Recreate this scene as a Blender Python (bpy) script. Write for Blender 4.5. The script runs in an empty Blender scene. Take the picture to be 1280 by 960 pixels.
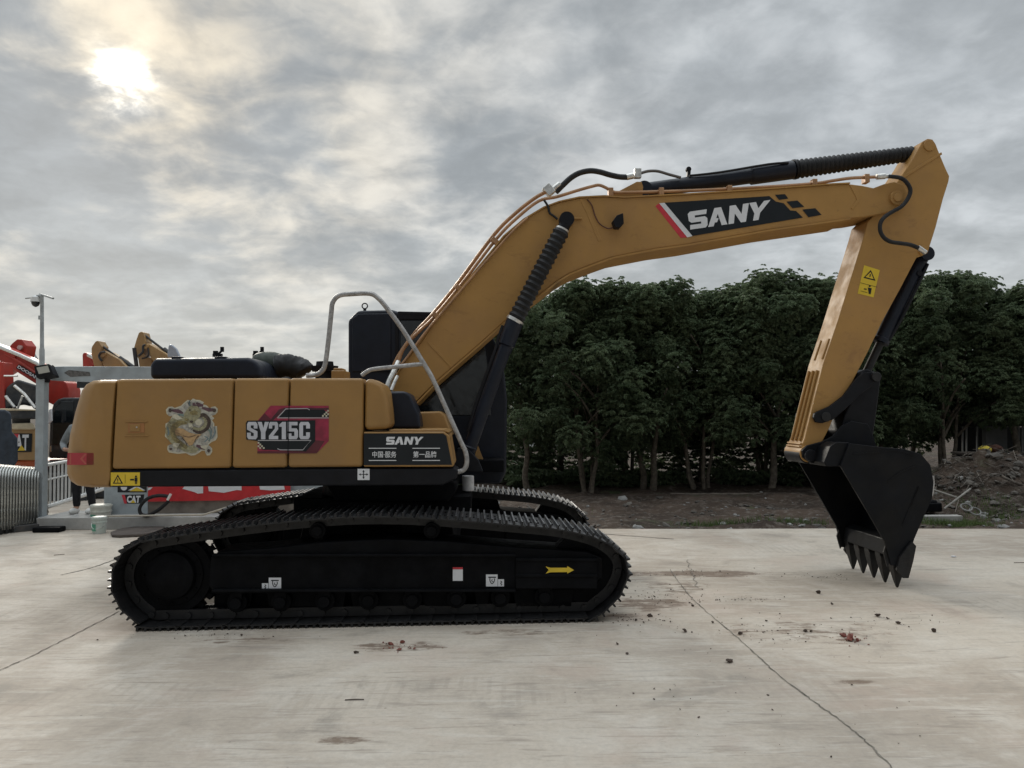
import bpy, bmesh, math, random
from mathutils import Vector, Matrix, noise
R = math.radians
S = bpy.context.scene
COL = S.collection
rnd = random.Random(7)

# ---------------------------------------------------------------- camera
F, H = 962.0, 1.8
PITCH, ROLL = math.atan(35/F), R(0.5)
cd = bpy.data.cameras.new('camera'); cam = bpy.data.objects.new('camera', cd); COL.objects.link(cam)
fwd = Vector((0, math.cos(PITCH), math.sin(PITCH)))
right0 = Vector((1, 0, 0)); up0 = right0.cross(fwd)
right = (right0*math.cos(ROLL) - up0*math.sin(ROLL)).normalized()
up = right.cross(fwd).normalized()
m = Matrix((right, up, -fwd)).transposed().to_4x4(); m.translation = (0, 0, H)
cam.matrix_world = m
cd.sensor_width = 36; cd.lens = 36*F/1280; cd.clip_end = 2000; cd.clip_start = 0.05
S.camera = cam
def ray(px, py): return fwd*F + right*(px-640) - up*(py-480)
SUND = ray(150, 97).normalized()
SUN_EL = math.asin(SUND.z); SUN_AZ = math.atan2(SUND.x, SUND.y)

# ---------------------------------------------------------------- exposure
S.view_settings.view_transform = 'Standard'; S.view_settings.look = 'None'
S.view_settings.exposure = 0.32; S.view_settings.gamma = 1
S.cycles.use_denoising = True
S.cycles.max_bounces = 8

# ---------------------------------------------------------------- world: Nishita sky under a broken overcast
W = bpy.data.worlds.new('World'); S.world = W; W.use_nodes = True
nt = W.node_tree; N = nt.nodes; Lk = nt.links; N.clear()
class G:
    def __init__(s, nt): s.nt = nt
    def node(s, t, **k):
        n = s.nt.nodes.new(t)
        for a, b in k.items(): setattr(n, a, b)
        return n
    def put(s, n, i, v):
        if v is None: return
        if isinstance(v, bpy.types.NodeSocket): s.nt.links.new(v, n.inputs[i])
        else: n.inputs[i].default_value = v
    def m(s, op, a, b=None, c=None, clamp=False):
        n = s.node('ShaderNodeMath', operation=op, use_clamp=clamp)
        s.put(n, 0, a); s.put(n, 1, b); s.put(n, 2, c); return n.outputs[0]
    def v(s, op, a, b=None, out=0):
        n = s.node('ShaderNodeVectorMath', operation=op)
        s.put(n, 0, a); s.put(n, 1, b); return n.outputs[out]
    def mix(s, f, a, b, bt='MIX'):
        n = s.node('ShaderNodeMix', data_type='RGBA', blend_type=bt)
        s.put(n, 0, f); s.put(n, 6, a); s.put(n, 7, b); return n.outputs[2]
    def noise(s, vec, scale, detail=4, rough=.5, dist=0):
        n = s.node('ShaderNodeTexNoise'); s.put(n, 'Vector', vec)
        n.inputs['Scale'].default_value = scale; n.inputs['Detail'].default_value = detail
        n.inputs['Roughness'].default_value = rough; n.inputs['Distortion'].default_value = dist
        return n.outputs[0]
    def rng(s, x, a, b, c=0., d=1., smooth=True):
        n = s.node('ShaderNodeMapRange', interpolation_type='SMOOTHSTEP' if smooth else 'LINEAR')
        s.put(n, 0, x); s.put(n, 1, a); s.put(n, 2, b); s.put(n, 3, c); s.put(n, 4, d); return n.outputs[0]
    def comb(s, x, y, z):
        n = s.node('ShaderNodeCombineXYZ'); s.put(n, 0, x); s.put(n, 1, y); s.put(n, 2, z); return n.outputs[0]
    def sep(s, v):
        n = s.node('ShaderNodeSeparateXYZ'); s.put(n, 0, v); return n.outputs
g = G(nt)
sky = g.node('ShaderNodeTexSky', sky_type='NISHITA', sun_disc=False, sun_elevation=SUN_EL, sun_rotation=SUN_AZ)
D = g.v('NORMALIZE', g.node('ShaderNodeTexCoord').outputs['Generated'])
dx, dy, dz = g.sep(D)[:3]
zz = g.m('ADD', g.m('MAXIMUM', dz, 0.0), 0.26)
uv = g.comb(g.m('DIVIDE', dx, zz), g.m('DIVIDE', dy, zz), 0.0)
n1 = g.noise(g.v('MULTIPLY', uv, (.95, 1.1, 1)), 3.1, 6, .5, .5)
n2 = g.noise(g.v('ADD', uv, (7.3, 2.1, 0)), 8.5, 5, .58, .4)
n3 = g.noise(g.v('ADD', uv, (1.3, 9.1, 0)), 1.1, 2, .5, 0)
nb_ = g.noise(g.v('ADD', uv, (2.2, 6.4, 0)), 4.2, 3, .45, .3)
bil = g.m('ABSOLUTE', g.m('SUBTRACT', nb_, .5))   # billows: lumps with light creases between
n4 = g.noise(g.v('ADD', uv, (4.3, 5.1, 0)), 15., 4, .6, .4)
cl = g.m('ADD', g.m('MULTIPLY', n1, .62), g.m('ADD', g.m('MULTIPLY', n2, .22), g.m('MULTIPLY', n3, .16)))
cl = g.m('ADD', cl, g.m('MULTIPLY', g.m('SUBTRACT', .09, bil), .42))
# where the cloud deck is thinner (+) or thicker (-)
for px, py, rad, amp in [(150, 70, 110, .09), (170, 225, 60, .06), (250, 205, 60, .05), (480, 130, 70, .06), (475, 230, 55, .07),
                         (400, 310, 70, .075), (300, 345, 60, .03), (20, 260, 60, .05), (20, 370, 60, .07), (230, 30, 90, .06),
                         (50, 150, 110, -.10), (230, 160, 70, -.05), (90, 330, 120, -.04), (330, 90, 120, -.03), (60, 300, 110, -.05), (370, 215, 60, -.03), (180, 340, 90, -.05),
                         (330, 260, 90, -.03), (700, 130, 120, .05), (1000, 90, 200, -.02), (900, 330, 200, .03)]:
    d = ray(px, py).normalized(); c = math.cos(rad/F); 
    b = g.rng(g.v('DOT_PRODUCT', D, tuple(d), out=1), math.cos(1.5*rad/F), 1.0)
    cl = g.m('ADD', cl, g.m('MULTIPLY', b, amp))
thin = g.rng(g.m('ADD', cl, g.m('MULTIPLY', g.m('SUBTRACT', n4, .5), .10)), .42, .70)
sd = g.v('DOT_PRODUCT', D, tuple(SUND), out=1)
near = g.m('POWER', g.m('MAXIMUM', sd, 0.0), 11.0)
near2 = g.m('POWER', g.m('MAXIMUM', sd, 0.0), 130.0)
low = g.rng(dz, 0.02, 0.30, 1.0, 0.0)
sideR = g.rng(dx, -.15, .35)
dark = g.mix(low, (3.05, 3.32, 3.52, 1), (4.45, 4.66, 4.66, 1))
bright = g.mix(near, (5.0, 5.2, 5.35, 1), (6.1, 5.6, 4.65, 1))
thin = g.m('ADD', g.m('MULTIPLY', thin, g.m('SUBTRACT', 1.0, g.m('MULTIPLY', sideR, .55))), g.m('MULTIPLY', sideR, .24))
thin2 = g.m('MULTIPLY', thin, g.m('SUBTRACT', 1.0, g.m('MULTIPLY', low, .45)))
cloud = g.mix(thin2, dark, bright)
mo = g.m('MULTIPLY', g.rng(n1, .34, .66, .88, 1.12), g.rng(g.m('ADD', g.m('MULTIPLY', n2, .7), g.m('MULTIPLY', n4, .3)), .36, .64, .93, 1.07))
cloud = g.mix(1.0, cloud, g.comb(mo, mo, mo), 'MULTIPLY')
cloud = g.mix(1.0, cloud, g.mix(g.m('MULTIPLY', near2, thin), (0, 0, 0, 1), (2.0, 1.6, 1.0, 1)), 'ADD')
disc = g.m('POWER', g.m('MINIMUM', g.m('MAXIMUM', g.m('ADD', sd, g.m('MULTIPLY', g.m('SUBTRACT', g.m('MULTIPLY', g.m('ADD', n2, n4), .5), .5), .0034)), 0.0), 1.0), 4600.0)
cloud = g.mix(1.0, cloud, g.mix(disc, (0, 0, 0, 1), (18, 16.5, 14, 1)), 'ADD')
# an overcast sky is brighter overhead than at the horizon
over = g.rng(dz, .48, 1.0, 1.0, 4.6)
cloud = g.mix(1.0, cloud, g.comb(over, over, over), 'MULTIPLY')
back = g.rng(dy, -.7, .25, .56, 1.0)
cloud = g.mix(1.0, cloud, g.comb(back, back, back), 'MULTIPLY')
allc = g.mix(0.97, sky.outputs[0], cloud)
bg = g.node('ShaderNodeBackground'); g.put(bg, 0, allc); bg.inputs[1].default_value = 0.1
wo = g.node('ShaderNodeOutputWorld'); Lk.new(bg.outputs[0], wo.inputs[0])
W.cycles.sampling_method = 'MANUAL'; W.cycles.sample_map_resolution = 1024

# ---------------------------------------------------------------- sun behind cloud
sl = bpy.data.lights.new('sun', 'SUN'); sl.energy = 1.3; sl.angle = R(12); sl.color = (1, .93, .82)
sun = bpy.data.objects.new('sun', sl); COL.objects.link(sun)
sun.rotation_euler = SUND.to_track_quat('Z', 'Y').to_euler()

# ================================================================ helpers
def P(px, py, Y):
    d = ray(px, py); return Vector((0, 0, H)) + d*(Y/d.y)
def GP(px, py, z=0.0):
    d = ray(px, py); return Vector((0, 0, H)) + d*((z-H)/d.z)
YAW = R(2.5)
O = Vector((-1.28, 8.04, 0))
AX, AY = Vector((math.cos(YAW), math.sin(YAW), 0)), Vector((-math.sin(YAW), math.cos(YAW), 0))
def L(px, py, lat):
    d = ray(px, py); p0 = Vector((0, 0, H)) - O
    t = (lat - p0.dot(AY))/d.dot(AY); q = p0 + d*t
    return Vector((q.dot(AX), q.dot(AY), q.z))
def Z(ox, oy, s, pts): return [(ox+x/s, oy+y/s) for x, y in pts]

MATS = {}
def mat(name, col, rough=.6, metal=0., var=.12, nscale=6., bump=.0, bscale=30., spec=.5, dust_or_sheen=0., dust_or_sheen_col=(.30, .25, .19), coat=0., grime=0.):
    if name in MATS: return MATS[name]
    M = bpy.data.materials.new(name); M.use_nodes = True; MATS[name] = M
    g = G(M.node_tree); b = M.node_tree.nodes['Principled BSDF']
    oc = g.node('ShaderNodeTexCoord').outputs['Object']
    n = g.noise(oc, nscale, 6, .6)
    c = g.mix(g.rng(n, .3, .7), tuple(x*(1-var) for x in col)+(1,), tuple(min(1, x*(1+var)) for x in col)+(1,))
    rr = g.rng(g.noise(oc, nscale*2.3, 5, .6), .3, .7, max(0, rough-.08), min(1, rough+.1))
    if grime:
        mp_ = g.node('ShaderNodeMapping'); g.put(mp_, 'Vector', oc); mp_.inputs['Rotation'].default_value = (0, .5, 0); mp_.inputs['Scale'].default_value = (1, 1, 2.2)
        gn = g.noise(mp_.outputs[0], 2.4, 10, .72, .6)
        c = g.mix(g.m('MULTIPLY', g.rng(gn, .555, .66), grime), c, (.15, .072, .032, 1))
        gn2 = g.noise(g.v('ADD', mp_.outputs[0], (4, 4, 4)), 9, 8, .75, .8)
        c = g.mix(g.m('MULTIPLY', g.rng(gn2, .60, .68), grime), c, (.10, .055, .03, 1))
    if dust_or_sheen:
        dn = g.noise(g.v('ADD', oc, (3, 5, 9)), nscale*.7, 8, .68)
        df = g.m('MULTIPLY', g.rng(dn, .42, .70), dust_or_sheen)
        c = g.mix(df, c, dust_or_sheen_col+(1,)); rr = g.m('ADD', rr, g.m('MULTIPLY', df, .3), clamp=True)
    g.put(b, 'Base Color', c); g.put(b, 'Roughness', rr); b.inputs['Metallic'].default_value = metal
    b.inputs['Specular IOR Level'].default_value = spec
    b.inputs['Coat Weight'].default_value = coat
    if bump:
        bp = g.node('ShaderNodeBump'); bp.inputs['Strength'].default_value = bump; bp.inputs['Distance'].default_value = .01
        g.put(bp, 'Height', g.noise(oc, bscale, 6, .6)); M.node_tree.links.new(bp.outputs[0], b.inputs['Normal'])
    return M

YEL = mat('ochre_paint', (.305, .165, .046), .5, var=.08, nscale=2.5, bump=.05, bscale=14, dust_or_sheen=.28, dust_or_sheen_col=(.21, .13, .065), coat=.05, grime=.06)
YELB = mat('boom_paint', (.385, .212, .062), .56, var=.07, nscale=2., bump=.03, bscale=10, dust_or_sheen=.3, dust_or_sheen_col=(.27, .15, .08), spec=.35, grime=.3)
BLK = mat('black_paint', (.006, .0065, .009), .5, var=.3, bump=.05, dust_or_sheen=.06, dust_or_sheen_col=(.03, .028, .026), spec=.22)
BLU = mat('navy_black_paint', (.007, .010, .019), .42, var=.2, bump=.04, dust_or_sheen=.1, dust_or_sheen_col=(.028, .030, .038), spec=.3)
UND = mat('undercarriage_black', (.0045, .0048, .0058), .6, var=.35, bump=.1, dust_or_sheen=.10, dust_or_sheen_col=(.018, .016, .014), spec=.08)
SHOE = mat('shoe_steel', (.012, .012, .013), .45, metal=.0, var=.4, bump=.15, dust_or_sheen=.12, dust_or_sheen_col=(.05, .042, .035), spec=.4)
RUBBED = mat('rubbed_steel', (.20, .20, .205), .34, metal=.9, var=.4, nscale=12)
WORN = mat('worn_steel', (.45, .45, .46), .33, metal=1., var=.3, nscale=20)
BUCK = mat('bucket_black', (.006, .0068, .009), .5, var=.3, nscale=3, bump=.12, bscale=18, dust_or_sheen=.45, dust_or_sheen_col=(.018, .016, .013), spec=.16)
TOOTH = mat('tooth_iron', (.013, .013, .014), .5, metal=.0, var=.4, bump=.4, bscale=30, dust_or_sheen=.3, dust_or_sheen_col=(.07, .055, .04), spec=.3)
RUB = mat('black_rubber', (.014, .014, .015), .6, var=.3, spec=.35, bump=.05)
GLS = mat('dark_glass', (.008, .011, .014), .08, var=.1, spec=.6, dust_or_sheen=.3, dust_or_sheen_col=(.035, .045, .045))  # greenish lighter patches paint the trees seen through the glass
SIL = mat('fitting_steel', (.62, .61, .58), .38, metal=.85, var=.2, nscale=30)
WHT = mat('white_vinyl', (.66, .67, .69), .5, var=.05)
DVB = mat('black_vinyl', (.009, .012, .015), .4, var=.1, spec=.3)
RED = mat('red_vinyl', (.52, .03, .045), .45, var=.1, nscale=20)
CRIM = mat('crimson_vinyl', (.28, .018, .05), .45, var=.3, nscale=8)
MAR = mat('dark_maroon_vinyl', (.06, .012, .02), .45, var=.3, nscale=12)
YST = mat('yellow_vinyl', (.68, .48, .03), .5, var=.08)
CRM = mat('cream_vinyl', (.50, .47, .36), .55, var=.12, nscale=60)

def wrap_mat():
    M = mat('handrail_foil', (.33, .32, .31), .45, metal=.4, var=.25, nscale=25, bump=.5, bscale=60)
    return M
FOIL = wrap_mat()

def link(name, bm, m, parent=None, bevel=0, seg=2, smooth=True, world=True, label=None, angle=30):
    me = bpy.data.meshes.new(name)
    bmesh.ops.recalc_face_normals(bm, faces=bm.faces)
    bm.to_mesh(me); bm.free()
    for x in (m if isinstance(m, (list, tuple)) else [m]): me.materials.append(x)
    if smooth:
        me.shade_smooth(); me.set_sharp_from_angle(angle=R(angle))
    o = bpy.data.objects.new(name, me); COL.objects.link(o)
    if parent is not None: 
        o.parent = parent
    if bevel:
        b = o.modifiers.new('bevel', 'BEVEL'); b.width = bevel; b.segments = seg; b.limit_method = 'ANGLE'; b.angle_limit = R(35); b.harden_normals = True
    if label: o['label'] = label
    return o
def thing(name, label, cat, loc=(0, 0, 0), rotz=0, group=None):
    o = bpy.data.objects.new(name, None); COL.objects.link(o); o.location = loc; o.rotation_euler = (0, 0, rotz)
    o.empty_display_size = .3; return tag(o, label, cat, group)
def tag(o, label, cat, group=None, kind=None):
    if label: o['label'] = label
    if cat: o['category'] = cat
    if group: o['group'] = group
    if kind: o['kind'] = kind
    return o
def B(): return bmesh.new()
def rel(bm, root):      # world coordinates -> root's own
    bmesh.ops.translate(bm, verts=bm.verts, vec=-Vector(root.location)); return bm
def prism3(bm, pts, off, mi=0):
    a = [bm.verts.new(p) for p in pts]; b = [bm.verts.new(Vector(p)+Vector(off)) for p in pts]; n = len(a)
    fs = [bm.faces.new(a), bm.faces.new(b[::-1])]
    for i in range(n): fs.append(bm.faces.new((a[i], b[i], b[(i+1) % n], a[(i+1) % n])))
    for f in fs: f.material_index = mi
    return bm
def wpr(bm, pxs, y0, depth, mi=0):  # the same for a thing parked at an angle to the camera, seen end-on
    q = [P(x, y, y0) for x, y in pxs]; cx = sum(p.x for p in q)/len(q)
    return prism3(bm, q, (cx/y0*depth, depth, 0), mi)
def lp(bm, pxs, l0, l1, mi=0):     # prism in the machine frame, outline traced on plane l0
    return prism3(bm, [L(x, y, l0) for x, y in pxs], (0, l1-l0, 0), mi)
def wp(bm, pxs, y0, depth, mi=0):  # prism in the world, outline on plane y0
    return prism3(bm, [P(x, y, y0) for x, y in pxs], (0, depth, 0), mi)
def box(bm, c, s, rot=None, mi=0):
    r = bmesh.ops.create_cube(bm, size=1)
    M_ = Matrix.Translation(c) @ (rot.to_4x4() if rot else Matrix.Identity(4)) @ Matrix.Diagonal((s[0], s[1], s[2], 1))
    bmesh.ops.transform(bm, matrix=M_, verts=r['verts'])
    for v in r['verts']:
        for f in v.link_faces: f.material_index = mi
    return bm
def catmull(pts, k=6, closed=False):
    pts = [Vector(p) for p in pts]; out = []; n = len(pts)
    rng = range(n if closed else n-1)
    for i in rng:
        if closed: p = [pts[(i+j-1) % n] for j in range(4)]
        else: p = [pts[max(0, i-1)], pts[i], pts[i+1], pts[min(n-1, i+2)]]
        for j in range(k):
            t = j/k
            out.append(.5*((2*p[1])+(p[2]-p[0])*t+(2*p[0]-5*p[1]+4*p[2]-p[3])*t*t+(3*p[1]-p[0]-3*p[2]+p[3])*t**3))
    if not closed: out.append(pts[-1])
    return out
def tube(bm, pts, r, n=10, smooth=0, mi=0, radii=None):
    pts = [Vector(p) for p in pts]
    if smooth: pts = catmull(pts, smooth)
    rings = []; t0 = None; nrm = None
    for i, p in enumerate(pts):
        t = (pts[min(i+1, len(pts)-1)]-pts[max(i-1, 0)]).normalized()
        if nrm is None: nrm = t.orthogonal().normalized()
        else:
            nrm = (nrm - t*nrm.dot(t)); nrm = nrm.normalized() if nrm.length > 1e-6 else t.orthogonal().normalized()
        b = t.cross(nrm); rr = radii[i] if radii else r
        rings.append([bm.verts.new(p+(nrm*math.cos(2*math.pi*k/n)+b*math.sin(2*math.pi*k/n))*rr) for k in range(n)])
    for a, b in zip(rings, rings[1:]):
        for k in range(n):
            f = bm.faces.new((a[k], a[(k+1) % n], b[(k+1) % n], b[k])); f.material_index = mi
    for rg in (rings[0][::-1], rings[-1]):
        f = bm.faces.new(rg); f.material_index = mi
    return bm
def lathe(bm, p0, p1, prof, n=20, mi=0):   # prof: (fraction along p0-p1, radius)
    p0, p1 = Vector(p0), Vector(p1)
    pts = [p0+(p1-p0)*s for s, r in prof]; t = (p1-p0).normalized(); nr = t.orthogonal().normalized(); b = t.cross(nr)
    rings = [[bm.verts.new(p+(nr*math.cos(2*math.pi*k/n)+b*math.sin(2*math.pi*k/n))*max(r, 1e-4)) for k in range(n)] for p, (s, r) in zip(pts, prof)]
    for a, c in zip(rings, rings[1:]):
        for k in range(n):
            f = bm.faces.new((a[k], a[(k+1) % n], c[(k+1) % n], c[k])); f.material_index = mi
    for rg in (rings[0][::-1], rings[-1]):
        f = bm.faces.new(rg); f.material_index = mi
    return bm
def cyl(bm, c, axis, r, h, n=24, mi=0):
    a = Vector(axis).normalized()*h/2; return lathe(bm, Vector(c)-a, Vector(c)+a, [(0, r), (1, r)], n, mi)

# decals: flat vinyl laid on a plane; layers = [(material index, [px polygons])], map = pixel -> point
def decal(name, parent, layers, mats, mp, outdir, step=.0012, label=None, base=.002):
    bm = B()
    for k, (mi, polys) in enumerate(layers):
        off = Vector(outdir)*(base+step*k)
        for pl in polys:
            if len(pl) < 3: continue
            try: f = bm.faces.new([bm.verts.new(mp(*p)+off) for p in pl]); f.material_index = mi
            except ValueError: pass
    me = bpy.data.meshes.new(name); bm.to_mesh(me); bm.free()
    for x in mats: me.materials.append(x)
    o = bpy.data.objects.new(name, me); COL.objects.link(o); o.parent = parent
    if label: o['label'] = label
    return o
def quadmap(q):   # q = TL, TR, BR, BL
    def f(u, v):
        a = (q[0][0]*(1-u)+q[1][0]*u, q[0][1]*(1-u)+q[1][1]*u); b = (q[3][0]*(1-u)+q[2][0]*u, q[3][1]*(1-u)+q[2][1]*u)
        return (a[0]*v+b[0]*(1-v), a[1]*v+b[1]*(1-v))
    return f
def text_polys(s, q, offset=0., spacing=1., grow=0.):
    c = bpy.data.curves.new('t', 'FONT'); c.body = s; c.offset = offset; c.space_character = spacing; c.resolution_u = 4
    o = bpy.data.objects.new('t', c); COL.objects.link(o)
    me = bpy.data.meshes.new_from_object(o.evaluated_get(bpy.context.evaluated_depsgraph_get()))
    xs = [v.co.x for v in me.vertices]; ys = [v.co.y for v in me.vertices]
    x0, x1, y0, y1 = min(xs), max(xs), min(ys), max(ys)
    fm = quadmap(q)
    out = [[fm((me.vertices[i].co.x-x0)/(x1-x0)*(1+2*grow)-grow, (me.vertices[i].co.y-y0)/(y1-y0)) for i in p.vertices] for p in me.polygons]
    bpy.data.objects.remove(o); bpy.data.curves.remove(c); bpy.data.meshes.remove(me)
    return out
LET = {'S': [(.12, 1), (.98, 1), (.94, .75), (.34, .75), (.34, .63), (.86, .63), (.98, .51), (.98, .12), (.86, 0), (0, 0), (.04, .25), (.64, .25), (.64, .37), (.12, .37), (0, .49), (0, .88)],
       'A': [(0, 0), (.36, 1), (.70, 1), (1.07, 0), (.75, 0), (.53, .66), (.45, .42), (.58, .42), (.50, .2), (.37, .2), (.31, 0)],
       'N': [(0, 0), (0, 1), (.30, 1), (.67, .46), (.67, 1), (.97, 1), (.97, 0), (.69, 0), (.30, .54), (.30, 0)],
       'Y': [(.37, 0), (.37, .38), (0, 1), (.34, 1), (.53, .64), (.74, 1), (1.07, 1), (.68, .38), (.68, 0)]}
def sany(q):
    fm = quadmap(q); x = 0; W_ = [1.0, 1.0, 1.02, 1.07]; out = []; tot = 1.0+1.02+1.05+1.07+.0
    xs = [0, 1.0, 2.13, 3.12]; tot = 3.12+1.07
    for ch, x in zip('SANY', xs): out.append([fm((x+a)/tot, b) for a, b in LET[ch]])
    return out
def ell(cx, cy, rx, ry, n=16, a0=0): return [(cx+rx*math.cos(a0+2*math.pi*k/n), cy+ry*math.sin(a0+2*math.pi*k/n)) for k in range(n)]
def stroke(pts, w, sm=5):  # ribbon quads along a pixel path, w may be a list
    p = catmull([Vector((a, b, 0)) for a, b in pts], sm) if sm else [Vector((a, b, 0)) for a, b in pts]
    out = []; n = len(p)
    def wd(i):
        if not isinstance(w, (list, tuple)): return w/2
        t = i/(n-1)*(len(w)-1); k = min(int(t), len(w)-2); return (w[k]+(w[k+1]-w[k])*(t-k))/2
    E = []
    for i in range(n):
        t = (p[min(i+1, n-1)]-p[max(i-1, 0)]).normalized(); nn = Vector((-t.y, t.x, 0)); E.append((p[i]+nn*wd(i), p[i]-nn*wd(i)))
    for a, b in zip(E, E[1:]): out.append([tuple(a[0][:2]), tuple(b[0][:2]), tuple(b[1][:2]), tuple(a[1][:2])])
    return out
def rect(x0, y0, x1, y1): return [(x0, y0), (x1, y0), (x1, y1), (x0, y1)]
#SECTION-SETTING
# ================================================================ THE SETTING
# slab edge far side
eA, eB = GP(790, 661), GP(1280, 661)
es = (eB.y-eA.y)/(eB.x-eA.x)
def edge_y(x): return eA.y + es*(x-eA.x)

def ground_mat():
    M = bpy.data.materials.new('dirt'); M.use_nodes = True; g = G(M.node_tree); b = M.node_tree.nodes['Principled BSDF']
    oc = g.node('ShaderNodeTexCoord').outputs['Object']
    a = g.noise(oc, .8, 8, .65); c = g.noise(g.v('ADD', oc, (5, 3, 1)), 7, 6, .7); d = g.noise(g.v('ADD', oc, (9, 1, 4)), .55, 4, .6)
    col = g.mix(g.rng(a, .35, .65), (.034, .025, .019, 1), (.078, .056, .042, 1))
    col = g.mix(g.rng(c, .48, .72), col, (.15, .13, .11, 1))
    col = g.mix(g.m('MULTIPLY', g.rng(d, .58, .68), g.rng(c, .4, .6)), col, (.035, .060, .018, 1))
    g.put(b, 'Base Color', col); b.inputs['Roughness'].default_value = .95; b.inputs['Specular IOR Level'].default_value = .2
    bp = g.node('ShaderNodeBump'); bp.inputs['Strength'].default_value = .9; bp.inputs['Distance'].default_value = .05
    g.put(bp, 'Height', g.noise(oc, 9, 8, .7)); M.node_tree.links.new(bp.outputs[0], b.inputs['Normal'])
    return M
DIRT = ground_mat()
def sm(x, a, b): t = min(1, max(0, (x-a)/(b-a))); return t*t*(3-2*t)
def ground_z(x, y):
    z = -.05
    k = sm(y, edge_y(x)+.02, edge_y(x)+.5) if x > -3.2 else 0
    if k > 0:
        z += k*(.05 + .09*(noise.fractal(Vector((x*.9, y*.9, 0)), 1, 2, 5)) + .03*noise.noise(Vector((x*5, y*5, 3))))
        mound = math.exp(-((x-9.6)/2.3)**2-((y-14.6)/1.15)**2)*.78 + math.exp(-((x-13.)/2.6)**2-((y-14.8)/1.5)**2)*.6
        z += k*mound*(1+.35*noise.fractal(Vector((x*1.6, y*1.6, 8)), 1, 2, 5)) * sm(y, edge_y(x)+.1, edge_y(x)+1.6)
    return z
bm = B()
xs = [-900, -300, -100, -40, -20, -10, -5]+[-3.3+i*.11 for i in range(170)]+[16, 19, 24, 40, 100, 300, 900]
ys = [-300, -60, -20, 0, 8]+[11.0+i*.10 for i in range(100)]+[21.5, 23, 26, 32, 45, 80, 200, 500, 1500]
vs = [[bm.verts.new((x, y, ground_z(x, y))) for x in xs] for y in ys]
for j in range(len(ys)-1):
    for i in range(len(xs)-1): bm.faces.new((vs[j][i], vs[j][i+1], vs[j+1][i+1], vs[j+1][i]))
tag(link('ground', bm, DIRT), None, None, kind='structure')

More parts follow.
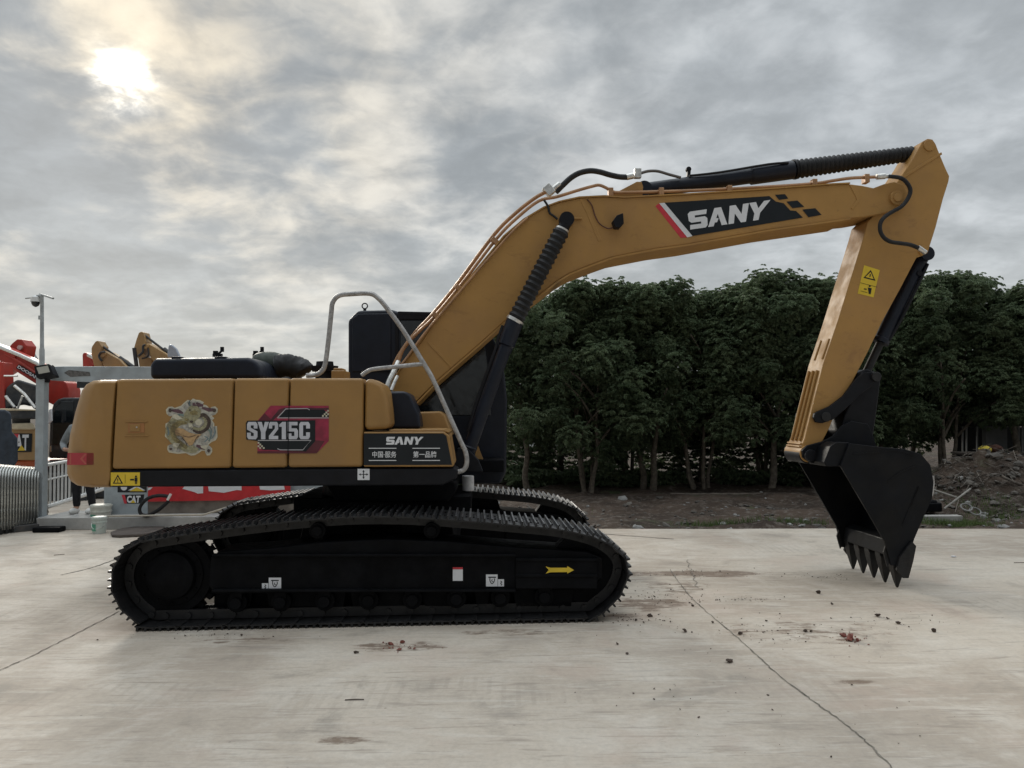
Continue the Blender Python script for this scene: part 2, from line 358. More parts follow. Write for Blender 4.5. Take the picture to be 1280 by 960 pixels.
def concrete_mat():
    M = bpy.data.materials.new('concrete'); M.use_nodes = True; g = G(M.node_tree); b = M.node_tree.nodes['Principled BSDF']
    oc = g.node('ShaderNodeTexCoord').outputs['Object']
    big = g.noise(oc, .35, 5, .55, .6); mid = g.noise(g.v('ADD', oc, (3, 8, 0)), 1.5, 8, .68, .4); fine = g.noise(oc, 26, 6, .7)
    col = g.mix(g.rng(big, .32, .68), (.37, .315, .255, 1), (.53, .468, .388, 1))
    col = g.mix(g.m('MULTIPLY', g.rng(mid, .45, .70), .65), col, (.58, .535, .465, 1))
    col = g.mix(g.m('MULTIPLY', g.rng(mid, .47, .30), .6), col, (.25, .225, .19, 1))
    # long trowel and drag marks
    for ang, sx, sc, th, cc, k in [(72, 7, 1.5, .58, (.59, .545, .475, 1), .4), (-52, 9, 1.7, .61, (.24, .205, .17, 1), .55), (48, 12, 2.2, .62, (.25, .215, .18, 1), .5), (95, 5, .7, .62, (.30, .26, .22, 1), .35),
                                   (60, 14, .9, .66, (.24, .21, .185, 1), .4), (-75, 14, 2.4, .64, (.58, .53, .46, 1), .4), (25, 7, 3.5, .66, (.25, .215, .18, 1), .4)]:
        mp = g.node('ShaderNodeMapping'); g.put(mp, 'Vector', oc); mp.inputs['Rotation'].default_value[2] = R(ang); mp.inputs['Scale'].default_value = (1, sx, 1)
        st = g.noise(mp.outputs[0], sc, 6, .62, .5)
        col = g.mix(g.m('MULTIPLY', g.rng(st, th-.05, th+.08), k), col, cc)
    col = g.mix(g.m('MULTIPLY', g.rng(fine, .35, .7), .22), col, (.22, .20, .18, 1))
    # pits, specks
    vo = g.node('ShaderNodeTexVoronoi'); g.put(vo, 'Vector', oc); vo.inputs['Scale'].default_value = 9
    spk = g.m('MULTIPLY', g.rng(vo.outputs['Distance'], .10, .05), g.rng(g.noise(oc, 1.7, 3), .52, .62))
    col = g.mix(g.m('MULTIPLY', spk, .55), col, (.10, .085, .075, 1))
    # faint cleat prints of earlier passes
    tx0, ty0, tz0 = g.sep(oc)[:3]
    band = None
    for yc, hw, sl in ((5.05, .28, .03), (7.05, .30, .02), (10.2, .3, -.05)):
        yy = g.m('ABSOLUTE', g.m('SUBTRACT', g.m('SUBTRACT', ty0, yc), g.m('MULTIPLY', tx0, sl)))
        b_ = g.rng(yy, hw, hw-.03); band = b_ if band is None else g.m('MAXIMUM', band, b_)
    st = g.rng(g.m('SINE', g.m('MULTIPLY', tx0, 2*math.pi/.095)), .3, .8)
    prints = g.m('MULTIPLY', g.m('MULTIPLY', band, st), g.rng(g.noise(g.v('ADD', oc, (8, 8, 8)), .9, 6, .7), .47, .62))
    col = g.mix(g.m('MULTIPLY', prints, .2), col, (.24, .205, .17, 1))
    pk = g.noise(g.v('ADD', oc, (2, 7, 0)), .9, 5, .6)
    col = g.mix(g.m('MULTIPLY', g.rng(pk, .52, .66), .35), col, (.44, .345, .28, 1))
    # mud dropped off the tracks and the bucket
    x, y, z_ = g.sep(oc)[:3]
    spots = [(870, 717, 1.1, .22, .95), (905, 720, .35, .10, .9), (810, 755, .5, .35, .8), (840, 735, .55, .5, .55), (1000, 790, 1.0, .45, .45), (1062, 800, .16, .08, 1.),
             (500, 808, .5, .17, .7), (860, 930, .5, .2, .18), (430, 925, .22, .08, .7), (1065, 852, .2, .06, .6), (120, 700, .6, .2, .35), (1100, 705, .5, .12, .5),
             (660, 790, .8, .14, .45), (300, 800, .8, .12, .4), (278, 803, .12, .04, .8), (780, 770, .25, .1, .8)]
    wob = g.noise(oc, 3.2, 8, .72, .3); wob2 = g.noise(g.v('MULTIPLY', oc, (2.5, 11, 1)), 1.6, 7, .7, .6)
    tot = None
    for px, py, rx, ry, k in spots:
        c = GP(px, py)
        ex = g.m('DIVIDE', g.m('SUBTRACT', x, c.x), rx); ey = g.m('DIVIDE', g.m('SUBTRACT', y, c.y), ry)
        r2 = g.m('ADD', g.m('MULTIPLY', ex, ex), g.m('MULTIPLY', ey, ey))
        s_ = g.m('MULTIPLY', g.rng(r2, 1.0, 0.0), k)
        tot = s_ if tot is None else g.m('MAXIMUM', tot, s_)
    mud = g.m('MULTIPLY', g.rng(g.m('ADD', g.m('MULTIPLY', tot, .20), g.m('MULTIPLY', g.m('ADD', wob, wob2), .5)), .565, .68), g.rng(tot, .0, .3))
    col = g.mix(g.m('MULTIPLY', mud, .85), col, (.15, .105, .075, 1))
    g.put(b, 'Base Color', col)
    g.put(b, 'Roughness', g.rng(mid, .3, .7, .85, .68)); b.inputs['Specular IOR Level'].default_value = .25
    bp = g.node('ShaderNodeBump'); bp.inputs['Strength'].default_value = .5; bp.inputs['Distance'].default_value = .012
    hsum = g.m('ADD', g.m('MULTIPLY', fine, .35), g.m('MULTIPLY', mid, .9))
    g.put(bp, 'Height', hsum); M.node_tree.links.new(bp.outputs[0], b.inputs['Normal'])
    return M
CONC = concrete_mat()
bm = B()
slab = [(-30, -12), (30, -12), (30, edge_y(30)), (eB.x, eB.y), (4.6, edge_y(4.6)+.03), (3.0, edge_y(3.)-.02), (eA.x, eA.y), (-3.3, edge_y(-3.3)), (-3.3, 34), (-60, 34), (-60, -12)]
prism3(bm, [(x, y, 0) for x, y in slab], (0, 0, -.06))
tag(link('concrete_yard', bm, CONC, smooth=False), None, None, kind='structure')

# joints and cracks
DARKC = mat('joint_fill', (.17, .15, .125), .9, var=.5, nscale=9)
def crack(pts, w, jit=.006, nm='crack'):
    p = catmull([GP(x, y) for x, y in pts], 14); bm = B(); r_ = random.Random(len(pts)*3+int(pts[0][0]))
    prev = None
    for i, q in enumerate(p):
        t = (p[min(i+1, len(p)-1)]-p[max(i-1, 0)]).normalized(); nn = Vector((-t.y, t.x, 0))
        ww = w*(.45+.9*r_.random()); j = nn*jit*(r_.random()-.5)*2
        e = (q+nn*ww/2+j+Vector((0, 0, .004)), q-nn*ww/2+j+Vector((0, 0, .004)))
        e = (bm.verts.new(e[0]), bm.verts.new(e[1]))
        if prev: bm.faces.new((prev[0], e[0], e[1], prev[1]))
        prev = e
    tag(link(nm, bm, DARKC, smooth=False), None, None, kind='structure')
crack([(838, 712), (856, 738), (880, 762), (925, 800), (966, 838), (1010, 872), (1052, 902), (1080, 925), (1112, 957), (1160, 1010)], .010, nm='slab_joint')
crack([(150, 764), (90, 795), (40, 820), (-10, 843), (-60, 870)], .011, nm='slab_joint')
crack([(160, 692), (140, 701), (110, 711), (76, 719)], .02, nm='slab_joint')
crack([(860, 700), (864, 715), (872, 735)], .01, .02)
crack([(640, 662), (700, 664), (760, 668), (842, 674)], .03, nm='slab_joint')

# trees ------------------------------------------------------------
def leaf_mat(name, c1, c2):
    M = bpy.data.materials.new(name); M.use_nodes = True; g = G(M.node_tree); b = M.node_tree.nodes['Principled BSDF']
    oc = g.node('ShaderNodeTexCoord').outputs['Object']
    gi = g.node('ShaderNodeNewGeometry').outputs['Random Per Island']
    n = g.noise(oc, 1.4, 4, .6)
    col = g.mix(g.m('ADD', g.m('MULTIPLY', g.rng(n, .35, .65), .6), g.m('MULTIPLY', gi, .4)), c1+(1,), c2+(1,))
    g.put(b, 'Base Color', col); b.inputs['Roughness'].default_value = .48; b.inputs['Specular IOR Level'].default_value = .5
    tr = g.node('ShaderNodeBsdfTranslucent'); g.put(tr, 'Color', col)
    mx = g.node('ShaderNodeMixShader'); mx.inputs[0].default_value = .32
    M.node_tree.links.new(b.outputs[0], mx.inputs[1]); M.node_tree.links.new(tr.outputs[0], mx.inputs[2])
    M.node_tree.links.new(mx.outputs[0], M.node_tree.nodes['Material Output'].inputs[0]); return M
LEAF = leaf_mat('leaf_dark', (.092, .140, .075), (.185, .23, .13))
LEAF2 = leaf_mat('leaf_light', (.06, .10, .03), (.13, .18, .06))
BARK = mat('bark', (.13, .11, .085), .9, var=.4, nscale=14, bump=.6, bscale=25)
def rosette(V, Fc, c, ax, r_, size):
    q = ax.to_track_quat('Z', 'Y')
    n = r_.randint(8, 11)
    for i in range(n):
        a = 2*math.pi*(i+r_.random()*.6)/n; ln = size*(.75+.5*r_.random()); w = ln*.15; el = .45 + .55*r_.random()
        d1 = Vector((math.cos(a), math.sin(a), el)); d1.normalize()
        d2 = Vector((math.cos(a), math.sin(a), -.5-.6*r_.random())); d2.normalize()
        s = Vector((-math.sin(a), math.cos(a), 0))*w
        p0 = Vector((0, 0, 0)); p1 = p0+d1*ln*.45; p2 = p1+d2*ln*.62
        k = len(V)
        for p in (p0, p1+s, p2, p1-s): V.append(c+q@p)
        Fc.append((k, k+1, k+2)); Fc.append((k, k+2, k+3))
def crown_mesh(seed, rx=1.62, ry=1.5, z0=.45, z1=4.95, nros=9000, size=.088):
    r_ = random.Random(seed); V = []; Fc = []; rr_ = r_.random
    zc = (z0+z1)/2; rz = (z1-z0)/2; lobes = []
    for i in range(62):
        while True:
            p = Vector((r_.uniform(-1, 1), r_.uniform(-1, 1), r_.uniform(-1, 1)))
            if .25 < p.length < 1 or (abs(p.z) < .9 and max(abs(p.x), abs(p.y)) < .95 and rr_() < .5): break
        wd = 1.0 if p.z > -.4 else .9
        lobes.append((Vector((p.x*rx*wd, p.y*ry*wd, zc+p.z*(rz-.30))), r_.uniform(.28, .52)))
    for i in range(20):
        a = r_.uniform(0, 6.28); q = r_.random()**.5*.92
        lobes.append((Vector((math.cos(a)*q*rx, math.sin(a)*q*ry, z1-.30-r_.random()*.22-.25*q**3)), r_.uniform(.26, .40)))
    for i in range(nros):
        c, rad = r_.choice(lobes)
        d = Vector((r_.gauss(0, 1), r_.gauss(0, 1), r_.gauss(.45, 1))).normalized()
        rr = rad*(.55+.5*r_.random()) if r_.random() < .9 else rad*(1.05+.35*r_.random())
        p = c + Vector((d.x*rr, d.y*rr, d.z*rr*.85))
        if p.z > z1+.12: p.z = z1+.12-r_.random()*.3
        ax = (d*.7 + Vector((r_.uniform(-.3, .3), r_.uniform(-.3, .3), .75))).normalized()
        rosette(V, Fc, p, ax, r_, size)
    me = bpy.data.meshes.new('crown'); me.from_pydata([tuple(v) for v in V], [], Fc); return me
def trunk_mesh(seed, stems, z1=4.2):
    r_ = random.Random(seed); bm = B()
    for s in range(stems):
        a = 2*math.pi*s/stems+r_.random(); b0 = Vector((math.cos(a)*.10*stems/2, math.sin(a)*.1, -.1)); lean = .15+.18*stems/3*r_.random()
        pts = [b0+Vector((math.cos(a)*lean*t*2+r_.uniform(-.05, .05), math.sin(a)*lean*t*2+r_.uniform(-.05, .05), t*z1*.8)) for t in (0, .12, .3, .5, .75, 1)]
        sp = catmull(pts, 3); r0 = .085 if stems < 3 else .055
        tube(bm, sp, r0, 8, radii=[r0*(1.25 if i == 0 else 1)*(1-.75*i/len(sp)) for i in range(len(sp))])
        for j in range(4):
            q = sp[7+j*2]; a2 = r_.uniform(0, 6.28); e = q+Vector((math.cos(a2)*1.0, math.sin(a2)*1.0, .7+.3*r_.random()))
            mid = (q+e)/2+Vector((0, 0, .12)); tube(bm, [q, mid, e], .03, 6, 3, radii=[.035*(1-.7*i/7) for i in range(7)])
    me = bpy.data.meshes.new('trunk'); bm.to_mesh(me); bm.free(); me.shade_smooth(); return me
crowns = [crown_mesh(11, z0=.5), crown_mesh(23, 1.55, 1.5, .7), crown_mesh(37, 1.6, 1.4, 1.0), crown_mesh(51, 1.6, 1.45, .6)]
for c_ in crowns: c_.materials.append(LEAF)
trunks = [trunk_mesh(3, 1), trunk_mesh(4, 4), trunk_mesh(5, 2), trunk_mesh(6, 3)]
for t_ in trunks: t_.materials.append(BARK)
def tree(x, y, ci, ti, sc, rz, label, group, sz=None):
    t = thing('broadleaf_tree', label, 'tree', (x, y, ground_z(x, y)), rz, group); t.scale = (sc, sc, sz or sc)
    for nm, me in (('crown', crowns[ci]), ('trunk', trunks[ti])):
        o = bpy.data.objects.new(nm, me); COL.objects.link(o); o.parent = t
    return t
GT = 'broadleaf trees in the dense row beyond the yard'
r_ = random.Random(5)
front = [(0.35, 17.6, .92), (1.7, 17.3, 1.0), (3.1, 17.8, 1.02), (4.35, 17.9, 1.0), (5.8, 17.5, 1.04), (7.2, 17.9, 1.05), (8.6, 18.3, 1.02), (10.0, 17.9, 1.05), (11.6, 17.9, 1.03), (13.1, 18.3, 1.0), (14.8, 18.6, 1.0)]
lab0 = {0: 'dark green tree right behind the excavator cab, first of the row', 3: 'dark green tree with several thin pale stems between excavator body and bucket'}
lab = dict(lab0); lab.update({1: 'leafy front tree just right of the cab, above the end of the far track', 2: 'leafy front tree below the red stripe of the boom lettering', 4: 'leafy front tree just left of the upright arm', 5: 'leafy front tree right behind the lower end of the arm', 6: 'leafy front tree right behind the black bucket', 7: 'leafy front tree right of the bucket, beside the rubble heap', 8: 'leafy front tree overhanging the left end of the grey hut', 9: 'leafy front tree overhanging the right end of the grey hut', 10: 'leafy front tree at the right edge, last of the row'})
for i, (x, y, s) in enumerate(front):
    tree(x, y, (i*3+1) % 4, 1 if i == 3 else i % 4, s, r_.uniform(0, 6.28), lab.get(i, 'dark green leafy tree in the front of the dense row beyond the slab'), GT, s*r_.uniform(.925, .955)*(.86 if i > 7 else 1))
    if i > 7: bpy.context.scene.collection.objects[-1].parent.location.z += .6
for i in range(9):
    x = 1.3+i*1.75
    tree(x, (20.3 if x < 10.6 else 22.8)+r_.uniform(-.3, .3), (i*5+2) % 4, (i+2) % 4, 1.06, r_.uniform(0, 6.28), 'dark leafy tree deeper in the row, mostly hidden by the front trees', GT, .96)

# low bushes / undergrowth under the trees
V = []; Fc = []; r2 = random.Random(77)
for i in range(9500):
    x = r2.uniform(-1.8, 16); y = r2.uniform(18.0, 21.8)
    if noise.noise(Vector((x*.8, y*.8, 0))) < -.05 or y < 18.3+.5*noise.noise(Vector((x, 0, 5))): continue
    rosette(V, Fc, Vector((x, y, ground_z(x, y)+r2.uniform(.02, .30+1.7*sm(y, 18.8, 20.8)) if x < 9.5 else ground_z(x, y))), Vector((0, 0, 1)), r2, .20)
me = bpy.data.meshes.new('undergrowth'); me.from_pydata([tuple(v) for v in V], [], Fc); me.materials.append(LEAF)
o = bpy.data.objects.new('undergrowth', me); COL.objects.link(o); tag(o, 'low dark weeds growing in the shade under the trees', 'undergrowth', kind='stuff')
# grass tufts at the slab edge on the right
V = []; Fc = []
for cx, cy, rx, ry, n in [(*GP(1195, 656)[:2], .55, .10, 900), (*GP(1250, 645)[:2], .6, .5, 700), (*GP(900, 656)[:2], .5, .08, 350), (*GP(1000, 655)[:2], .5, .1, 260), (*GP(700, 640)[:2], .4, .5, 120), (*GP(1230, 620)[:2], .6, .6, 500)]:
    for i in range(n):
        x = cx+r2.gauss(0, rx*.6); y = max(edge_y(x)+.03, cy+.08+r2.gauss(0, ry*.7)); z = ground_z(x, y); h = r2.uniform(.04, .13); a = r2.uniform(0, 6.28); k = len(V)
        dx_, dy_ = math.cos(a)*.006, math.sin(a)*.006; lx, ly = r2.gauss(0, .03), r2.gauss(0, .03)
        V += [(x-dx_, y-dy_, z-.01), (x+dx_, y+dy_, z-.01), (x+lx, y+ly, z+h)]; Fc.append((k, k+1, k+2))
me = bpy.data.meshes.new('grass'); me.from_pydata(V, [], Fc); me.materials.append(LEAF2)
o = bpy.data.objects.new('grass', me); COL.objects.link(o); tag(o, 'short green grass tufts along the slab edge', 'grass', kind='stuff')

# rubble, litter and chips
STN = mat('rubble_stone', (.085, .076, .065), .9, var=.45, nscale=3, bump=.5, bscale=20)
STL = mat('pale_litter', (.20, .197, .187), .8, var=.35, nscale=4)
WDD = mat('weathered_wood', (.11, .092, .075), .85, var=.4, nscale=8, bump=.5, bscale=30)
def chunk(bm, c, s, r_, mi=0):
    q = Matrix.Rotation(r_.uniform(0, 6.28), 3, 'Z') @ Matrix.Rotation(r_.uniform(-.6, .6), 3, 'X')
    r = bmesh.ops.create_icosphere(bm, subdivisions=1, radius=1)
    sx, sy, sz = s*r_.uniform(.7, 1.5), s*r_.uniform(.6, 1.1), s*r_.uniform(.3, .7)
    for v in r['verts']:
        v.co = q @ Vector((v.co.x*sx*r_.uniform(.75, 1.2), v.co.y*sy*r_.uniform(.75, 1.2), v.co.z*sz*r_.uniform(.75, 1.2))) + Vector(c)
        for f in v.link_faces: f.material_index = mi
bm = B(); r3 = random.Random(9)
for i in range(420):
    x = r3.gauss(10.2, 2.0); y = r3.gauss(14.0, .9)
    if y < edge_y(x)+.15 or x < 7.4: continue
    chunk(bm, (x, y, ground_z(x, y)+.02), r3.uniform(.03, .11), r3, 0 if r3.random() < .95 else 1)
for i in range(900):
    x = r3.gauss(10.2, 2.0); y = r3.gauss(14.2, 1.0)
    if y < edge_y(x)+.2 or x < 7.5: continue
    z = ground_z(x, y); a = r3.uniform(0, 3.14); l = r3.uniform(.12, .5)
    box(bm, (x, y, z+.05), (l, .013, .011), Matrix.Rotation(a, 3, 'Z')@Matrix.Rotation(r3.uniform(-.5, .5), 3, 'Y'), 2)
tag(link('rubble', bm, [STN, STL, WDD], smooth=False), 'heap of grey rubble, broken wood and scraps behind the bucket', 'rubble', kind='stuff')
bm = B()
for i in range(700):
    x = r3.uniform(-3, 12); y = edge_y(x)+.1+abs(r3.gauss(0, 1.9))
    if y > 18: continue
    chunk(bm, (x, y, ground_z(x, y)+.005), r3.choice([.012, .018, .025, .03, .05, .08])*r3.uniform(.6, 1.2), r3, 0 if r3.random() < .75 else 1)
tag(link('litter', bm, [STN, STL], smooth=False), 'stones and pale scraps scattered over the bare dirt', 'litter', kind='stuff')

# named pieces in the rubble
def world_thing_tube(name, label, cat, pts, r, m, smooth=0, group=None, n=8):
    c = Vector(pts[0]).copy(); bm = B(); tube(bm, [Vector(p)-c for p in pts], r, n, smooth); o = link(name, bm, m); o.location = c; tag(o, label, cat, group); return o
PALEW = mat('pale_stick', (.24, .225, .20), .8, var=.2)
world_thing_tube('stick', 'long pale stick leaning flat on the rubble, crossing the shorter one', 'stick', [P(1180, 636, 12.7), P(1213, 611, 13.2)], .016, PALEW)
world_thing_tube('stick', 'pale stick lying behind the bucket, sloping down to the right', 'stick', [P(1166, 612, 12.9), P(1196, 622, 12.8)], .016, PALEW)
world_thing_tube('branch', 'thick bare branch on the rubble at the right edge', 'branch', [P(1252, 595, 13.8), P(1268, 603, 13.7), P(1290, 610, 13.7)], .025, WDD, 3)
for i, (px, py) in enumerate([(1208, 634), (1219, 639)]):
    c = P(px, py, 12.4); bm = B(); pts = [c+Vector((math.cos(a)*.085, math.sin(a)*.06*.9, math.sin(a)*.05)) for a in [k*math.pi/8 for k in range(17)]]
    tube(bm, [p-c for p in pts], .012, 6); o = link('wire_ring', bm, STL); o.location = c
    tag(o, ['grey wire ring on the rubble, the left of the two', 'grey wire ring on the rubble, the right of the two'][i], 'ring', 'wire rings')
c = GP(1176, 653); bm = B(); box(bm, (0, 0, .05), (.75, .16, .09)); o = link('concrete_kerb_piece', bm, mat('old_concrete', (.30, .29, .27), .9, var=.2, bump=.3), None, .01); o.location = (c.x, c.y+.12, 0); tag(o, 'loose grey concrete kerb piece lying behind the bucket', 'kerb piece')
c = GP(1160, 649); bm = B(); box(bm, (0, 0, 0), (.62, .30, .15)); box(bm, (.05, -.02, .09), (.40, .2, .05)); o = link('black_crate', bm, UND, None, .03, 3); o.location = (c.x+.10, c.y+.45, .15); tag(o, 'low black plastic tray on the kerb piece behind the bucket', 'tray')

# hut under the trees on the right
hx = P(1238, 560, 17.2)
HUTS = 1
hut = thing('brick_hut', 'low grey hut with dark openings under the trees at right', 'hut', (P(1255, 560, 19.50).x, 19.70, ground_z(11, 17)))
HW = mat('hut_render', (.20, .205, .21), .9, var=.15, nscale=3, bump=.2); HD = mat('hut_dark', (.02, .02, .02), .9)
bm = B(); wp(bm, [(1232, 533), (1259, 533), (1259, 600), (1232, 600)], 19.50, .15); wp(bm, rect(1205, 572, 1300, 604), 19.45, .3); wp(bm, rect(1262, 565, 1330, 568), 19.40, .5)
link('wall', rel(bm, hut), HW, hut)
bm = B(); wp(bm, rect(1196, 520, 1330, 533), 19.50, .2); link('eave_board', rel(bm, hut), mat('hut_roof', (.03, .03, .032), .9), hut)
bm = B(); wp(bm, rect(1196, 534, 1330, 600), 21.50, .1); link('back_wall', rel(bm, hut), HD, hut)
bm = B()
for x in (1203, 1208, 1221, 1273, 1278): wp(bm, rect(x, 533, x+1.6, 568), 19.55, .03)
link('window_frame', rel(bm, hut), mat('hut_frame', (.32, .33, .33), .6), hut)
bm = B(); wp(bm, rect(1190, 512, 1340, 520), 19.20, 2.6); link('roof', rel(bm, hut), mat('hut_roof', (.03, .03, .032), .9), hut)
tb = thing('work_table', 'narrow plank table with thin legs in front of the grey hut', 'table', (P(1235, 567, 16.4).x, 16.4, ground_z(10.4, 16.4)))
bm = B(); wp(bm, rect(1205, 566, 1256, 568.5), 16.3, .5); link('tabletop', rel(bm, tb), WDD, tb)
for x in (1208, 1249):
    bm = B(); wp(bm, rect(x, 568.5, x+3, 602), 16.4, .05); link('leg', rel(bm, tb), WDD, tb)
c = P(1231, 562, 16.45); bm = B(); r = bmesh.ops.create_icosphere(bm, subdivisions=3, radius=1)
for v in r['verts']: v.co = Vector((v.co.x*.13, v.co.y*.1, v.co.z*.085))*(1+.2*noise.noise(v.co*3))
o = link('yellow_bundle', bm, mat('yellow_cloth', (.62, .48, .06), .8, var=.2)); o.location = c; tag(o, 'yellow cloth bundle on the table by the hut', 'bundle')
c = P(1244, 561, 16.5); bm = B(); r = bmesh.ops.create_icosphere(bm, subdivisions=3, radius=1)
for v in r['verts']: v.co = Vector((v.co.x*.15, v.co.y*.1, v.co.z*.09))*(1+.25*noise.noise(v.co*3))
o = link('dark_bundle', bm, mat('brown_cloth', (.07, .03, .02), .9, var=.2)); o.location = c; tag(o, 'dark brown cloth bundle beside the yellow one on the table', 'bundle')
# pale building far beyond, glimpsed between the trunks
fb = thing('pale_building', 'pale low building glimpsed between the tree trunks behind the cab', 'building', (3, 40, -.05))
FW = mat('pale_render', (.62, .64, .62), .9, var=.06)
bm = B(); prism3(bm, [(-2, 40, -.05), (6, 40, -.05), (6, 40, 3.0), (-2, 40, 3.0)], (0, 6, 0)); link('wall', rel(bm, fb), FW, fb)
bm = B(); prism3(bm, [(-2.3, 39.7, 3.0), (6.3, 39.7, 3.0), (6.3, 39.7, 3.2), (-2.3, 39.7, 3.2)], (0, 6.6, 0)); link('roof', rel(bm, fb), STN, fb)
for k in range(4):
    bm = B(); prism3(bm, [(-1.2+k*1.9, 39.95, 1.0), (-.2+k*1.9, 39.95, 1.0), (-.2+k*1.9, 39.95, 2.2), (-1.2+k*1.9, 39.95, 2.2)], (0, .04, 0)); link('window', rel(bm, fb), GLS, fb)
# plank along the dirt
world_thing_tube('long_pole', 'long thin pale pole lying on the dirt in front of the tree trunks', 'pole', [GP(828, 618), GP(1000, 619)+Vector((0, 0, .02))], .03, WDD)
# ================================================================ THE EXCAVATOR
EX = thing('crawler_excavator', 'large yellow crawler excavator with raised boom, black tracks and bucket resting on the slab', 'excavator', O, YAW)
def part(name, bm, m, parent=None, bevel=0, seg=2, label=None, angle=30): return link(name, bm, m, parent or EX, bevel, seg, label=label, angle=angle)
SIDE = -1.35
# ---- counterweight: side profile lofted across the machine, rear corners rounded in plan
prof = [(144, 474.5), (125, 474.5), (112, 475.5), (105, 480), (100, 488), (93, 515), (87, 545), (84, 575), (84, 594), (88, 603), (95, 608.5), (110, 610), (135, 610), (137, 600), (138, 560), (141, 510)]
pr = [L(x, y, SIDE) for x, y in prof]; urear = min(p.x for p in pr); uf = L(141, 540, SIDE).x
bm = B(); rings = []
lats = [-1.35+.0, -1.33, -1.29, -1.22, -1.1, -.9, -.6, -.3, 0, .3, .6, .9, 1.1, 1.22, 1.29, 1.33, 1.35]
for la in lats:
    t = abs(la)/1.35; bulge = .34*(1-t**2.2); corner = 0 if t < .9 else .16*((t-.9)/.1)**2.2
    ring = []
    for p in pr:
        wgt = max(0, min(1, (uf-p.x-.05)/(uf-urear-.05)))
        zz_ = p.z; zc_ = 1.62; shrink = 1-.05*max(0, (t-.96)/.04)
        ring.append(bm.verts.new((p.x - bulge*wgt**.8 + corner*wgt, la, zc_+(zz_-zc_)*shrink)))
    rings.append(ring)
for a, b in zip(rings, rings[1:]):
    for k in range(len(pr)): bm.faces.new((a[k], a[(k+1) % len(pr)], b[(k+1) % len(pr)], b[k]))
bm.faces.new(rings[0]); bm.faces.new(rings[-1][::-1])
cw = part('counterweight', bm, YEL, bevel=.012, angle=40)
decal('reflective_sticker', cw, [(0, [[(85.5, 566), (118, 566), (118, 581), (84.5, 581)]]), (1, [[(101, 573.5), (107, 567), (110, 567), (104, 573.5), (110, 580), (107, 580)], [(88, 567), (90, 567), (90, 580), (88, 580)]])],
      [mat('dull_red_vinyl', (.36, .035, .045), .5), mat('faded_red_vinyl', (.40, .09, .07), .5)], lambda x, y: L(x, y, SIDE+.012), (0, -1, 0), label='faded red reflective sticker', base=.012)
# ---- house core (dark behind the panel gaps)
bm = B(); lp(bm, [(146, 480), (452, 480), (452, 604), (146, 604)], SIDE+.06, 1.30)
core = part('house_frame', bm, BLK, bevel=.02)
def panel(pxs, name='side_door', bev=.028):
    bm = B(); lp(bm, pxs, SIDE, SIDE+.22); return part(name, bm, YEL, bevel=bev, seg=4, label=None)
d1 = panel([(145.5, 474), (291.3, 472.8), (288.2, 585), (139.3, 586.5)])
d2 = panel([(292.9, 472.8), (360.9, 472.6), (358.2, 584.3), (289.8, 585)])
d3 = panel([(362.5, 472.6), (454.3, 472.8), (453.2, 583.6), (359.8, 584.3)])
bm = B(); lp(bm, [(455.9, 472.8), (466, 474), (477, 480), (483, 490), (486, 515), (487.5, 536), (455, 538)], SIDE, SIDE+.5)
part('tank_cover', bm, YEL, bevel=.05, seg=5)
# top decks
bm = B(); lp(bm, [(150, 476), (455, 475), (455, 484), (150, 484)], SIDE+.2, 1.34); part('top_deck', bm, YEL, bevel=.02)
# door latch recess on the rear door
bm = B(); lp(bm, rect(156, 526, 184.5, 527.6), SIDE-.008, SIDE+.02); lp(bm, rect(155.5, 544, 185, 545.4), SIDE-.008, SIDE+.02); part('latch_trim', bm, YEL, d1, bevel=.003)
bm = B(); lp(bm, rect(160, 529, 180.5, 541), SIDE-.004, SIDE+.02); lk_ = part('latch_plate', bm, mat('ochre_shade', (.32, .14, .045), .5), d1, bevel=.003)
bm = B(); lp(bm, rect(162, 530.5, 175, 539.5), SIDE-.010, SIDE+.01); part('latch_handle', bm, YEL, lk_, bevel=.003)
bm = B(); c = L(171, 534, SIDE-.012); cyl(bm, c, (0, 1, 0), .007, .006, 12); part('lock', bm, SIL, lk_)
# skirt
bm = B(); lp(bm, [(137.8, 588), (569, 585), (573, 588), (571, 598), (553, 606.5), (137.8, 609)], SIDE+.01, SIDE+.35); skirt = part('side_skirt', bm, BLK, bevel=.02, seg=3)
bm = B(); lp(bm, [(138, 600), (560, 598), (555, 606), (138, 609)], SIDE+.3, 1.3); part('platform', bm, UND, bevel=.02)
mpS = lambda x, y: L(x, y, SIDE+.01)
warn = [(0, [rect(138.5, 590.5, 175, 607)]), (1, [[(141, 604.5), (147.5, 593), (154, 604.5)]]), (0, [[(143.4, 603.3), (147.5, 595.8), (151.7, 603.3)]]),
        (1, [rect(146.9, 598, 148.1, 601), rect(146.9, 601.8, 148.1, 602.9), rect(163, 598.5, 168, 600.5), rect(156.6, 593, 157, 604), ell(170.3, 595.5, 1.3, 1.3, 10), rect(168.6, 597, 172, 601.5), rect(169, 601.5, 170, 605), rect(170.6, 601.5, 171.6, 605)])]
decal('warning_sticker', skirt, warn, [YST, DVB], mpS, (0, -1, 0))
decal('lifting_point_sticker', skirt, [(0, [rect(447, 586, 462, 600)]), (1, [rect(453.9, 588, 455, 598), rect(449.3, 592.5, 459.7, 593.4), [(453, 590), (454.5, 587.3), (456, 590)], [(453, 596), (454.5, 598.7), (456, 596)], [(451, 591.6), (448.4, 593), (451, 594.4)], [(458, 591.6), (460.6, 593), (458, 594.4)]])], [WHT, DVB], mpS, (0, -1, 0))
